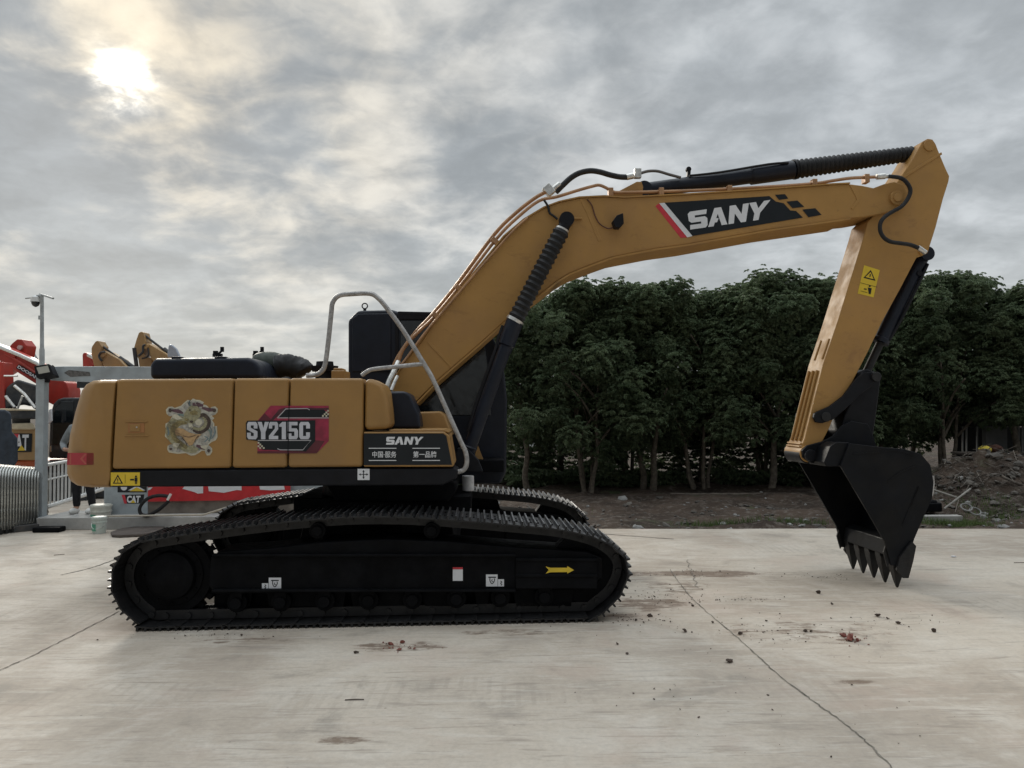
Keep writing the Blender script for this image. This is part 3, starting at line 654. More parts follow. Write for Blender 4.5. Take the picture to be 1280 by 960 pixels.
# toolbox with the lettering
bm = B(); lp(bm, [(454.5, 539.8), (555, 539.8), (562, 545), (568, 581), (566, 583.6), (454.5, 583.6)], SIDE-.005, SIDE+.6); tbx = part('step_box', bm, YEL, bevel=.02, seg=3)
mpB = lambda x, y: L(x, y, SIDE-.005)
lay = [(0, [[(454.8, 541.8), (554, 541.8), (558, 545), (565, 581), (454.8, 581.5)]]), (1, sany([(483, 546), (529.5, 546), (526.5, 555.8), (482.5, 555.8)])),
       (1, [rect(461, 559.8, 495.5, 560.8), rect(515.5, 559.8, 550, 560.8), rect(461, 575, 495.5, 576), rect(515.5, 575, 550, 576)])]
lay.append((1, text_polys('中国·服务', [(465.5, 564), (495.5, 564), (495.5, 572), (465.5, 572)], .012)))
lay.append((1, text_polys('第一品牌', [(516.5, 564), (545.5, 564), (545.5, 572), (516.5, 572)], .012)))
decal('lettered_plate', tbx, lay, [DVB, WHT], mpB, (0, -1, 0), label='black plate with white lettering above Chinese characters')
# dark cover and brown box in front of the tank
bm = B(); lp(bm, [(484, 536), (482.5, 492), (487, 489), (507, 489), (513, 494), (524, 520), (526, 536)], -.95, -.5); part('valve_cover', bm, BLU, bevel=.03, seg=3)
bm = B(); lp(bm, [(520, 540), (520, 515), (550, 514), (556, 519), (566, 545)], -.6, -.1); part('battery_box', bm, YEL, bevel=.02)
bm = B(); lp(bm, [(486, 537), (556, 537), (562, 541), (486, 541)], SIDE+.05, -.2); part('step_deck', bm, YEL, bevel=.01)
# engine hood, wrapped exhaust, caps
bm = B(); lp(bm, [(186.5, 474), (186.5, 457), (188.5, 451), (194, 447.5), (309, 446.6), (318, 449), (325, 459), (329, 474)], -.95, .75); eh = part('engine_hood', bm, BLU, bevel=.05, seg=4)
bm = B()
for x0, x1 in ((214, 226), (268, 282)): lp(bm, rect(x0, 445.6, x1, 449), -.93, -.8)
part('hinge', bm, BLU, eh, bevel=.005)
for px in (272, 322):
    bm = B(); a = L(px, 446, -.2); lathe(bm, a, a+Vector((0, 0, .03)), [(0, .05), (1, .05)], 10); tube(bm, [a+Vector((0, 0, .02)), a+Vector((.05, 0, .07))], .012, 6); box(bm, a+Vector((.045, 0, .075)), (.03, .03, .05))
    box(bm, a+Vector((-.02, 0, .045)), (.04, .04, .03)); part('lifting_bracket', bm, BLK, eh)
PLS = mat('plastic_wrap', (.05, .06, .05), .6, var=.25, nscale=12, bump=.6, bscale=9, spec=.3); PLB = mat('black_plastic_wrap', (.012, .012, .014), .22, var=.3, bump=1., bscale=9, spec=.6)
bm = B(); tube(bm, [L(318, 457, -.3), L(330, 455, -.3), L(345, 456, -.3), L(352, 460, -.3)], .11, 14, 4, radii=[.08, .10, .115, .12, .12, .125, .125, .125, .12, .12, .11, .1, .09]); part('wrapped_pipe', bm, PLS)
bm = B(); p = catmull([L(346, 459, -.35), L(356, 457, -.35), L(368, 459, -.35), L(378, 463, -.35), L(382, 468, -.35)], 5)
p = catmull(p, 3); tube(bm, p, .1, 28, radii=[.112-.05*sm(i/len(p), .8, 1) for i in range(len(p))])
for v in bm.verts: v.co += (noise.noise(v.co*14)*.016+abs(noise.noise(v.co*32))*.014)*Vector((0, -.5, 1))
part('wrapped_exhaust', bm, RUB, angle=60)
bm = B(); lp(bm, rect(329, 463, 344, 475), -.4, .0); part('engine_bracket', bm, YEL, bevel=.01)
bm = B(); a = L(406, 470, -.55); lathe(bm, a-Vector((0, 0, .08)), a+Vector((0, 0, .14)), [(0, .09), (.55, .09), (.56, .12), (.8, .13), (.81, .085), (1, .08)], 20); part('air_intake_cap', bm, BLK)
bm = B(); lp(bm, rect(414, 463, 431, 474), -.9, -.6); lp(bm, rect(416.5, 460, 428, 463.2), -.85, -.65); part('filler_box', bm, YEL, bevel=.01)
bm = B(); a = L(222, 452, .75)
pts = [(209, 447), (209, 440), (210.5, 431), (214, 430.5), (220, 436), (225, 447)]; lp(bm, pts, .8, .86); part('rear_mirror', bm, mat('mirror_back', (.33, .36, .42), .3, var=.1), bevel=.02, seg=3)
# handrails (foil wrapped)
hr = catmull([L(x, y, SIDE+.06) for x, y in [(383, 469.5), (392, 469), (400, 466), (406, 457), (410, 430), (414, 392), (416, 378), (424, 369.5), (440, 367.5), (462, 367), (473, 373), (485, 387), (504, 413), (527, 450), (541, 474), (560, 516), (576, 552), (582, 565), (583.5, 578), (580, 587), (572, 590)]], 5)
bm = B(); tube(bm, hr, .021, 12); part('handrail', bm, FOIL)
bm = B(); tube(bm, [L(x, y, SIDE+.06) for x, y in [(452, 469.5), (458, 465), (467, 461.5), (495, 458.5), (528, 455)]], .019, 12, 4); part('handrail', bm, FOIL)
# turntable and lower bracket
bm = B(); c = Vector((0, 0, 1.02)); cyl(bm, c, (0, 0, 1), .68, .28, 40); box(bm, (0, 0, .90), (1.7, 1.2, .18)); part('turntable', bm, UND, bevel=.01)
bm = B(); lp(bm, [(405, 603), (570, 601), (572, 612), (560, 628), (420, 628)], -.75, .9); part('slewing_platform', bm, UND, bevel=.03)
bm = B(); a = L(585, 596, -.2); cyl(bm, L(585, 604, -.2), (0, 0, 1), .062, .155, 20); part('wrapped_canister', bm, mat('canister', (.62, .62, .62), .4, var=.2, nscale=9, bump=.4), bevel=.01)
# ---- cab (far side of the machine)
CL0, CL1 = .38, 1.33
cabpx = [(435, 605), (435, 400), (447, 388), (490, 387), (497, 389), (596, 391), (606, 396), (620, 430), (631, 468), (634, 500), (633, 590), (626, 605)]
bm = B(); lp(bm, cabpx, CL0, CL1); cab = part('cab', bm, BLU, bevel=.035, seg=3)
bm = B(); lp(bm, [(500, 400), (592, 401), (600, 412), (608, 440), (612, 470), (614, 520), (500, 520)], CL0-.006, CL0+.02); part('side_window', bm, GLS, cab, bevel=.02)
bm = B(); lp(bm, [(494, 395), (497, 392), (603, 394), (603, 399), (498, 399), (498, 525), (494, 525)], CL0-.018, CL0+.01); part('window_trim', bm, BLK, cab, bevel=.004)
w0, w1, w2, w3 = L(609, 402, CL0), L(620, 432, CL0), L(630, 468, CL0), L(633, 500, CL0)
bm = B()
q = [w0, w1, w2, w3]; A = [bm.verts.new((p.x+.010, CL0+.10, p.z)) for p in q]; Bv = [bm.verts.new((p.x+.010, CL1-.10, p.z)) for p in q]
for k in range(3): bm.faces.new((A[k], A[k+1], Bv[k+1], Bv[k]))
part('windscreen', bm, GLS, cab)
bm = B(); lp(bm, [(440, 398), (448, 392), (489, 391.5), (489, 465), (440, 465)], CL0-.012, CL0+.02); part('rear_pillar_panel', bm, BLU, cab, bevel=.012, seg=3)
bm = B(); lp(bm, [(497, 389), (596, 391), (600, 396), (497, 394)], CL0-.02, CL1+.02); part('roof_rim', bm, BLK, cab, bevel=.01)
bm = B(); a = L(456, 382.5, CL0+.1); tube(bm, [a+Vector((math.cos(t*math.pi/8)*.03, 0, math.sin(t*math.pi/8)*.03)) for t in range(17)], .007, 6); box(bm, a-Vector((0, 0, .045)), (.03, .03, .03)); part('lifting_eye', bm, BLK, cab)
bm = B(); lp(bm, [(592, 574), (597.5, 557), (604, 574)], -.05, 0.0); part('gusset', bm, YEL)
bm = B(); lp(bm, rect(598, 575, 630, 590), -.1, 1.3); part('front_crossbeam', bm, UND, bevel=.01)
# ---- boom
BL = .25
boompx = [(486, 492), (494, 474), (508, 449), (527, 427), (547, 396), (574, 364), (604, 328), (630, 296), (655, 275), (668, 266), (680, 260), (699, 253), (724, 247.5), (755, 246), (780, 247.5), (860, 243.5), (960, 237), (1040, 231), (1062, 230),
          (1078, 232), (1092, 235), (1105, 230), (1118, 227), (1130, 231), (1136, 243), (1131, 256), (1118, 262), (1100, 267.5), (1080, 271), (1065, 272.5), (960, 287), (860, 305), (820, 310.5), (786, 317), (766, 321), (749, 327), (728, 335), (711, 342), (695, 352), (680, 364), (655, 383), (630, 402), (600, 429), (547, 475), (518, 504), (506, 512), (492, 508)]
bm = B(); lp(bm, boompx, -BL, BL); boom = part('boom', bm, YELB, bevel=.008, angle=25)
# lower and upper flanges standing slightly wider than the web
def strip(bm, px, l0, l1, th, side=1):
    p = [L(x, y, -BL) for x, y in px]; q = []
    for i, a in enumerate(p):
        t = (p[min(i+1, len(p)-1)]-p[max(i-1, 0)]).normalized(); nn = Vector((-t.z, 0, t.x))*side; q.append(a+nn*th)
    ring0 = [Vector((a.x, l0, a.z)) for a in p]; ring1 = [Vector((a.x, l0, a.z)) for a in q]
    for i in range(len(p)-1):
        a, b, c, d = ring0[i], ring0[i+1], ring1[i+1], ring1[i]; s = Vector((0, l1-l0, 0))
        v = [bm.verts.new(x) for x in (a, b, c, d, a+s, b+s, c+s, d+s)]
        for f in ((0, 1, 2, 3), (7, 6, 5, 4), (0, 4, 5, 1), (1, 5, 6, 2), (2, 6, 7, 3), (3, 7, 4, 0)): bm.faces.new([v[k] for k in f])
    bmesh.ops.remove_doubles(bm, verts=bm.verts, dist=.0005)
bm = B(); strip(bm, [(1062, 272.8), (960, 287.5), (860, 305.5), (820, 311), (786, 317.5), (766, 321.5), (749, 327.5), (728, 335.5), (711, 342.5), (695, 352.5), (680, 364.5), (655, 383.5), (630, 402.5), (600, 429.5), (547, 475.5), (519, 504.5)], -BL-.022, BL+.022, .018, 1)
strip(bm, [(494, 474), (508, 449), (527, 427), (547, 396), (574, 364), (604, 328), (630, 296), (655, 275), (680, 260), (699, 253), (724, 247.5), (755, 246), (780, 247.5), (860, 243.5), (960, 237), (1040, 231), (1062, 230)], -BL-.015, BL+.015, .014, 1)
part('boom_flange', bm, YELB, boom)
bm = B(); lp(bm, stroke([(535, 427), (565, 459)], 3, 0)[0], -BL-.006, -BL+.01); lp(bm, [(724, 248), (728, 248), (736, 262), (752, 300), (748, 302), (733, 266)], -BL-.004, -BL+.01); part('weld_seam', bm, YELB, boom, bevel=.002)
bm = B()
for (x, y, r_1, h) in [(708, 274, .075, .05), (1120, 248, .075, .06), (708, 274, .045, .09), (1120, 248, .045, .09)]:
    cyl(bm, L(x, y, -BL), (0, 1, 0), r_1, h, 28)
    cyl(bm, Vector((L(x, y, -BL).x, BL, L(x, y, -BL).z)), (0, 1, 0), r_1, h, 28)
box(bm, L(722, 273, -BL-.01), (.09, .03, .02)); part('pin_boss', bm, YELB, boom, bevel=.005)
bm = B(); lp(bm, [(1062, 231), (1066, 231), (1076, 245), (1074, 252), (1066, 262), (1064, 260), (1071, 250), (1070, 246)], -BL-.006, -BL+.01); part('weld_seam', bm, YELB, boom, bevel=.002)
bm = B(); lp(bm, [(757, 245), (775, 238), (796, 227), (802, 227), (804, 233), (803, 247)], -.16, -.12); lp(bm, [(757, 245), (775, 238), (796, 227), (802, 227), (804, 233), (803, 247)], .12, .16); part('cylinder_bracket', bm, YELB, boom, bevel=.005)
mpM = lambda x, y: L(x, y, -BL)
z7 = lambda pts: Z(780, 160, 2.909, pts)
lay = [(0, [z7([(114, 284), (128, 274), (230, 398), (206, 400)])]), (1, [z7([(128, 274), (147, 272), (249, 393), (230, 398)])]),
       (2, [z7([(147, 272), (528, 248), (552, 268), (580, 274), (604, 300), (625, 302), (650, 326), (249, 393)]), z7([(548, 243), (585, 241), (597, 257), (563, 262)]), z7([(590, 268), (630, 264), (655, 287), (612, 292)]), z7([(648, 297), (695, 292), (718, 316), (670, 325)])]),
       (1, sany([tuple(z7([(230, 306)])[0]), tuple(z7([(532, 262)])[0]), tuple(z7([(514, 331)])[0]), tuple(z7([(240, 370)])[0])]))]
decal('brand_decal', boom, lay, [RED, WHT, DVB], mpM, (0, -1, 0), label='black and red decal with large white capital letters')
# work light with its wire
bm = B(); lp(bm, [(766, 276), (771, 269), (779, 266), (780, 279), (775, 284.5), (769, 284)], -BL-.13, -BL-.03); cyl(bm, L(769, 282, -BL-.02), (0, 1, 0), .02, .06, 10); part('work_light', bm, BLK, boom, bevel=.01)
bm = B(); tube(bm, [L(x, y, -BL-.01) for x, y in [(734, 249), (740, 257), (744, 270), (750, 280), (760, 285.5), (767, 284)]], .006, 6, 4); part('light_wire', bm, mat('reddish_wire', (.09, .03, .02), .6), boom)
# steel pipes and hoses along the boom
PIPE = mat('painted_pipe', (.36, .20, .10), .45, metal=.2, var=.2)
bm = B(); tube(bm, [L(x, y, -.2) for x, y in [(492, 470), (498, 452), (506, 433), (523, 415), (542, 397), (574, 359), (621, 298), (649, 270), (674, 251), (696, 246), (722, 238), (740, 233), (749, 231.5), (758, 235), (766, 239.5), (780, 240.5), (860, 238.5), (960, 233.5), (1017, 229.5), (1040, 226), (1062, 222.8), (1082, 221.7), (1096, 221.2)]], .017, 8, 5)
part('hydraulic_pipe', bm, PIPE, boom)
bm = B(); tube(bm, [L(x, y, -.1) for x, y in [(490, 462), (500, 442), (520, 415), (538, 396), (570, 357), (617, 294), (645, 266), (668, 248), (682, 240)]], .02, 8, 5); part('hydraulic_pipe', bm, PIPE, boom)
bm = B(); tube(bm, [L(x, y, -.28) for x, y in [(500, 458), (510, 445), (532, 415), (560, 382), (600, 335), (640, 290), (660, 272)]], .012, 8, 5); part('grease_line', bm, PIPE, boom)
bm = B()
for x, y, a in [(619, 302, 1), (545, 395, 1), (574, 361, 1), (763, 241, 0), (826, 241, 0), (911, 238, 0), (1017, 230, 0), (1082, 224, 0)]:
    box(bm, L(x, y, -.2), (.05, .09, .09), Matrix.Rotation(-.87 if a else 0, 3, 'Y'))
part('pipe_clamp', bm, PIPE, boom, bevel=.006)
bm = B(); tube(bm, [L(x, y, -.1) for x, y in [(695, 240), (703, 232), (714, 222), (725, 216), (738, 213.5), (750, 215), (762, 218.5), (774, 221), (784, 221.5)]], .030, 12, 5); part('hydraulic_hose', bm, RUB, boom)
bm = B()
for a, b, r1 in [((682, 241), (690, 236), .045), ((690, 238), (700, 230), .034), ((783, 221.5), (792, 219.5), .034)]:
    tube(bm, [L(*a, -.1), L(*b, -.1)], r1, 10)
box(bm, L(686, 238, -.1), (.09, .09, .11), Matrix.Rotation(-.7, 3, 'Y')); box(bm, L(797, 217, -.1), (.07, .07, .10)); part('hose_fitting', bm, SIL, boom, bevel=.005)
bm = B(); tube(bm, [L(x, y, -.1) for x, y in [(801, 216.5), (810, 214), (822, 214), (836, 218), (851, 222)]], .016, 8, 5); part('hydraulic_pipe', bm, mat('dark_pipe', (.10, .09, .085), .4, metal=.5), boom)
bm = B(); tube(bm, [L(x, y, -BL-.02) for x, y in [(680, 250), (685, 258), (687, 266), (692, 270), (697, 274)]], .012, 8, 4); part('grease_hose', bm, RUB, boom)
bm = B()
for k in range(5): tube(bm, [L(486+k*3, 487, -.12+.06*k), L(488+k*3, 478, -.12+.06*k), L(494+k*3, 466, -.12+.06*k)], .022, 8, 3)
part('hose_ends', bm, SIL, boom)
bm = B(); tube(bm, [L(483, 490, -.42), L(486, 478, -.40), L(492, 465, -.36), L(498, 452, -.30)], .026, 10, 4); tube(bm, [L(489, 488, -.46), L(493, 478, -.43), L(497, 470, -.4)], .018, 8, 3); part('hose_fitting', bm, SIL, boom)
# ---- cylinders
def bellows(s0, s1, n, r): return [(s0+(s1-s0)*i/(2*n), r if i % 2 else r*.80) for i in range(2*n+1)]
for la, lab_ in ((-.40, 'near black boom cylinder with ribbed rubber boot'), (.40, 'far black boom cylinder behind the boom')):
    def Q(x, y):
        p = L(x, y, -.40); return Vector((p.x, la, p.z))
    bm = B(); p0, p1 = Q(585, 566), Q(644, 400)
    lathe(bm, p0, p1, [(0, .055), (.04, .075), (.05, .066), (.80, .066), (.81, .085), (.99, .088), (1, .07)], 28); cyl(bm, Q(583, 572), (0, 1, 0), .09, .12, 24)
    c_ = part('boom_cylinder', bm, BLU, label=lab_)
    bm = B(); lathe(bm, Q(644, 400), Q(704, 285), [(0, .05)]+bellows(.01, .97, 17, .088)+[(1, .05)], 24); part('rubber_boot', bm, RUB, c_, angle=60)
    bm = B(); lathe(bm, Q(703, 287), Q(706, 281), [(0, .06), (1, .06)], 16); cyl(bm, Q(708, 275), (0, 1, 0), .075, .10, 24); part('rod_eye', bm, BLK, c_)
    bm = B(); lathe(bm, Q(642.5, 402.5), Q(644.5, 399), [(0, .091), (1, .091)], 24); part('clamp_ring', bm, SIL, c_)
    bm = B(); lathe(bm, Q(702.3, 288), Q(703.3, 286), [(0, .07), (1, .07)], 20); part('clamp_ring', bm, SIL, c_)
    bm = B(); tube(bm, [Q(628, 408)+Vector((0, -.09, 0)), Q(622, 425)+Vector((0, -.09, 0)), Q(618, 440)+Vector((0, -.09, 0)), Q(598, 495)+Vector((0, -.07, 0)), Q(585, 540)+Vector((0, -.05, 0))], .014, 8, 4); part('oil_pipe', bm, BLK, c_)
for yy in (-.5, .34):
    bm = B(); q = [L(a, b, -.5) for a, b in [(560, 590), (572, 560), (584, 560), (598, 575), (604, 590)]]; prism3(bm, [(p.x, yy, p.z) for p in q], (0, .16, 0)); part('boom_foot_bracket', bm, BLK, bevel=.01)
# arm cylinder on top of the boom
def Q(x, y, la=0): p = L(x, y, -.08); return Vector((p.x, la, p.z))
bm = B(); lathe(bm, Q(806, 236), Q(997, 209), [(0, .05), (.02, .07), (.03, .083), (.70, .083), (.71, .098), (.985, .100), (1, .08)], 28); cyl(bm, Q(805, 236), (0, 1, 0), .08, .22, 24)
ac = part('arm_cylinder', bm, BLU, label='black arm cylinder lying along the top of the boom')
bm = B(); lathe(bm, Q(997, 209), Q(1149, 188.5), [(0, .06)]+[(s, r*(1-.22*s)) for s, r in bellows(.005, .985, 26, .105)]+[(1, .05)], 24); part('rubber_boot', bm, RUB, ac, angle=60)
bm = B(); lathe(bm, Q(995.5, 209.2), Q(998, 208.8), [(0, .108), (1, .108)], 24); part('clamp_ring', bm, BLK, ac)
bm = B(); cyl(bm, Q(1153, 187), (0, 1, 0), .075, .12, 24); part('rod_eye', bm, BLK, ac)
bm = B(); box(bm, Q(863, 217), (.035, .05, .13), Matrix.Rotation(.1, 3, 'Y')); cyl(bm, Q(863, 209), (0, 1, 0), .028, .05, 12); part('pipe_bracket', bm, BLK, ac, bevel=.005)
bm = B(); tube(bm, [Q(862, 219, -.06), Q(900, 216, -.10), Q(960, 206, -.10), Q(985, 204, -.09)], .013, 8, 3); part('oil_pipe', bm, BLK, ac)
# ---- arm
AL = .185
armpx = [(1149, 184), (1153, 177), (1160, 173), (1166, 174), (1170, 180), (1173, 188), (1183, 212), (1187, 220), (1186, 227), (1179, 249), (1170, 284), (1160, 316), (1152, 320), (1146, 322), (1125, 362), (1103, 402), (1085, 440), (1067, 475), (1052, 500), (1044, 517), (1037, 535), (1024, 560), (1018, 574), (1010, 579), (1002, 575), (1000, 563), (1006, 548), (1013, 519), (1029, 455), (1047, 402), (1064, 347), (1081, 292), (1085, 277), (1100, 262), (1120, 230), (1132, 212), (1140, 200)]
bm = B(); lp(bm, armpx, -AL, AL); arm = part('arm', bm, YELB, bevel=.010, angle=25)
bm = B()
for la in (-AL-.006, AL+.006): 
    for (x, y, r1) in [(1161, 182, .06), (1153, 313, .05)]:
        p = L(x, y, -AL); cyl(bm, Vector((p.x, la, p.z)), (0, 1, 0), r1, .02, 24)
lp(bm, [(1124, 224), (1127, 220), (1158, 201), (1177, 190), (1178, 193), (1160, 204), (1130, 223)], -AL-.008, -AL+.01)
part('arm_boss', bm, YELB, arm, bevel=.004)
# ribs on the underside (left face) of the arm
lf = [L(x, y, -AL) for x, y in [(1081, 292), (1064, 347), (1047, 402), (1029, 455), (1013, 519), (1006, 548), (1000, 562)]]
def onleft(t, la, out=.0):
    n = len(lf)-1; k = min(int(t*n), n-1); a, b = lf[k], lf[k+1]; f = t*n-k; p = a+(b-a)*f; d = (b-a).normalized(); nn = Vector((d.z, 0, -d.x))
    if nn.x > 0: nn = -nn
    return Vector((p.x, la, p.z))+nn*out
bm = B()
for la in (-.10, 0, .10):
    tube(bm, [onleft(t, la, .012) for t in (.52, .6, .7, .8, .88)], .014, 8)
for la in (-.13, .06):
    tube(bm, [onleft(t, la, .004) for t in (.40, .48)], .010, 8)
part('wear_rib', bm, YELB, arm)
bm = B(); a = onleft(.93, 0, .0); b_ = onleft(.99, 0, 0)
tube(bm, [onleft(.92, -.17, .006), onleft(.92, .17, .006)], .012, 8); tube(bm, [onleft(.96, -.17, .006), onleft(.96, .17, .006)], .010, 8); part('weld_bead', bm, YELB, arm)
bm = B(); p = L(1009, 567, -AL); cyl(bm, Vector((p.x, 0, p.z)), (0, 1, 0), .088, AL*2+.05, 32); part('arm_nose', bm, YELB, arm, bevel=.008)
mpA = lambda x, y: L(x, y, -AL)
za = lambda pts: Z(780, 160, 2.909, pts)
lay = [(0, [za([(873, 499), (930, 517), (907, 616), (849, 602)])]), (1, [za([(897, 516), (914, 556), (870, 545)])]), (0, [za([(896, 524), (907, 550), (877, 542)])]),
       (1, [za([(893, 531), (897, 532), (895, 542), (891, 541)]), ell(*za([(893, 575)])[0], 1.2, 1.3, 10), za([(886, 580), (900, 583), (896, 605), (889, 603)]), za([(872, 583), (882, 585), (881, 589), (871, 587)]),
            za([(858, 562), (920, 578), (920, 579.5), (858, 563.5)]), za([(860, 592), (884, 598), (884, 599.5), (860, 593.5)])])]
decal('warning_sticker', arm, lay, [YST, DVB], mpA, (0, -1, 0), label='yellow warning sticker with triangle and worker pictogram')
bm = B(); tube(bm, [L(x, y, -BL-.07) for x, y in [(1111, 220.5), (1118, 221), (1127, 223), (1134, 229), (1138, 238), (1135, 248), (1127, 258), (1115, 265), (1106, 271), (1100.5, 279), (1100.5, 289), (1105, 297), (1113, 302), (1125, 304), (1138, 306), (1148, 310)]], .021, 10, 5); part('hydraulic_hose', bm, RUB, arm)
bm = B()
for a, b, r1 in [((1096, 221), (1106, 220.3), .030), ((1106, 220.3), (1113, 220.5), .022), ((1147, 309), (1157, 316), .026)]: tube(bm, [L(*a, -BL-.05), L(*b, -BL-.05)], r1, 10)
part('hose_fitting', bm, SIL, arm)
# ---- bucket cylinder
def Q(x, y, la=0): p = L(x, y, -.06); return Vector((p.x, la, p.z))
bm = B(); lathe(bm, Q(1158, 316), Q(1104, 428), [(0, .06), (.02, .075), (.95, .075), (.96, .085), (1, .085)], 24); cyl(bm, Q(1156, 318), (0, 1, 0), .075, .24, 20)
bc = part('bucket_cylinder', bm, BLU, label='black bucket cylinder along the back of the arm')
bm = B(); lathe(bm, Q(1104, 428), Q(1086, 466), [(0, .042), (1, .042)], 20); part('rod', bm, RUB, bc)
bm = B(); cyl(bm, Q(1083, 472), (0, 1, 0), .085, .16, 24); part('rod_eye', bm, BLK, bc)
bm = B(); tube(bm, [Q(1160, 330, -.05), Q(1152, 345, -.07), Q(1128, 395, -.07), Q(1112, 425, -.05)], .018, 8, 4); cyl(bm, Q(1148, 342, -.05), (0, 1, 0), .03, .08, 10); part('oil_pipe', bm, BLK, bc)
# ---- linkage
for sgn, lb in ((-1, 'near'), (1, 'far')):
    la = sgn*(AL+.012); bm = B()
    pts = [(1015, 522), (1016, 517), (1021, 514), (1035, 508), (1052, 495), (1066, 476), (1077, 466), (1088, 465), (1092, 474), (1087, 483), (1072, 494), (1055, 511), (1040, 524), (1026, 529), (1018, 528)]
    lp(bm, pts, -AL-.012, -AL-.055); 
    if sgn > 0:
        for v in bm.verts: v.co.y = -v.co.y
    part('side_link', bm, BLK, bevel=.006)
bm = B(); pts = [(1072, 466), (1084, 461), (1096, 465), (1101, 476), (1097, 510), (1092, 545), (1086, 566), (1060, 562), (1050, 540), (1056, 518), (1062, 505), (1066, 485)]
lp(bm, pts, -.15, .15); part('bucket_link', bm, BLK, bevel=.02, seg=3)
bm = B(); cyl(bm, Q(1083, 472), (0, 1, 0), .05, .56, 20); part('link_pin', bm, SHOE, bevel=.004)
bm = B(); cyl(bm, Q(1023, 521), (0, 1, 0), .05, .50, 20); part('link_pin', bm, SHOE, bevel=.004)
# ---- bucket
BW = .5
bk_side = [(1049, 582), (1060, 554), (1101, 559), (1128, 561), (1149, 567), (1161, 581), (1165, 602), (1163, 623), (1152, 647), (1141, 673), (1133, 700), (1128, 708), (1112, 706), (1104, 676), (1078, 631)]
shell_px = [(1049, 582), (1055, 568), (1060, 555), (1080, 556), (1101, 559.5), (1128, 561.5), (1149, 567.5), (1161, 581.5), (1165, 602), (1163, 623), (1152, 647), (1141, 673), (1134, 698)]
shell = catmull([L(x, y, -BW) for x, y in shell_px], 4)
bm = B(); th = .028; cen = Vector((L(1105, 620, -BW).x, 0, L(1105, 620, -BW).z))
oa = [bm.verts.new((p.x, -BW+.0, p.z)) for p in shell]; ob = [bm.verts.new((p.x, BW, p.z)) for p in shell]
ia = []; ib = []
for i, p in enumerate(shell):
    t = (shell[min(i+1, len(shell)-1)]-shell[max(i-1, 0)]).normalized(); nn = Vector((t.z, 0, -t.x)); q = Vector((p.x, 0, p.z))
    if (cen-q).dot(nn) < 0: nn = -nn
    q2 = q+nn*th; ia.append(bm.verts.new((q2.x, -BW, q2.z))); ib.append(bm.verts.new((q2.x, BW, q2.z)))
for i in range(len(shell)-1):
    bm.faces.new((oa[i], oa[i+1], ob[i+1], ob[i])); bm.faces.new((ia[i+1], ia[i], ib[i], ib[i+1]))
    bm.faces.new((oa[i], ia[i], ia[i+1], oa[i+1])); bm.faces.new((ob[i+1], ib[i+1], ib[i], ob[i]))
bm.faces.new((oa[0], ob[0], ib[0], ia[0])); bm.faces.new((oa[-1], ia[-1], ib[-1], ob[-1]))
bucket = part('bucket', bm, BUCK, label='black digging bucket with teeth on the ground')
for s in (-1, 1):
    bm = B(); lp(bm, bk_side, -BW-.004, -BW-.034)
    if s > 0:
        for v in bm.verts: v.co.y = -v.co.y
    part('side_plate', bm, BUCK, bucket, bevel=.004)
    bm = B(); lp(bm, [(1131.5, 714), (1141.5, 681), (1142.5, 683), (1139, 706), (1130, 727), (1126, 727)] if False else [(1119, 712), (1123, 696), (1138, 676), (1143.5, 682), (1140, 700), (1134, 722), (1127, 722)], -BW-.036, -BW-.066)
    if s > 0:
        for v in bm.verts: v.co.y = -v.co.y
    part('side_cutter', bm, TOOTH, bucket, bevel=.004)
    bm = B(); c0, c1, c2, c3 = (1104, 676), (1114, 712), (1108, 714), (1094, 678)
    lp(bm, [(1106, 680), (1111, 703), (1108, 708), (1103, 690)], -BW+.01, -BW-.012)
    if s > 0:
        for v in bm.verts: v.co.y = -v.co.y
    part('lip_corner', bm, TOOTH, bucket, bevel=.003)
# seam lines on the near plate, curved wear strip
bm = B(); lp(bm, stroke([(1148, 608), (1138, 634), (1127, 660)], 1.6, 0)[0], -BW-.034, -BW-.040); lp(bm, stroke([(1148, 608), (1128, 657)], 1.6, 0)[0], -BW-.034, -BW-.040)
for q in stroke([(1066, 567), (1090, 566), (1120, 563), (1142, 569)], 2.0, 4): lp(bm, q, -BW-.034, -BW-.040)
for q in stroke([(1110, 602), (1126, 590), (1146, 582)], 2.0, 4): lp(bm, q, -BW-.034, -BW-.040)
part('wear_strip', bm, BUCK, bucket)
# lip plate across the mouth
lipA, lipB = L(1106, 690, -BW), L(1132, 699, -BW); inn = L(1113, 697, -BW)
bm = B(); prism3(bm, [(inn.x-.01, -BW+.01, inn.z+.01), (lipB.x-.005, -BW+.01, lipB.z+.01), (lipB.x-.06, -BW+.01, lipB.z+.22), (inn.x+.02, -BW+.01, inn.z+.16)], (0, 2*BW-.02, 0)); part('cutting_lip', bm, BUCK, bucket, bevel=.01)
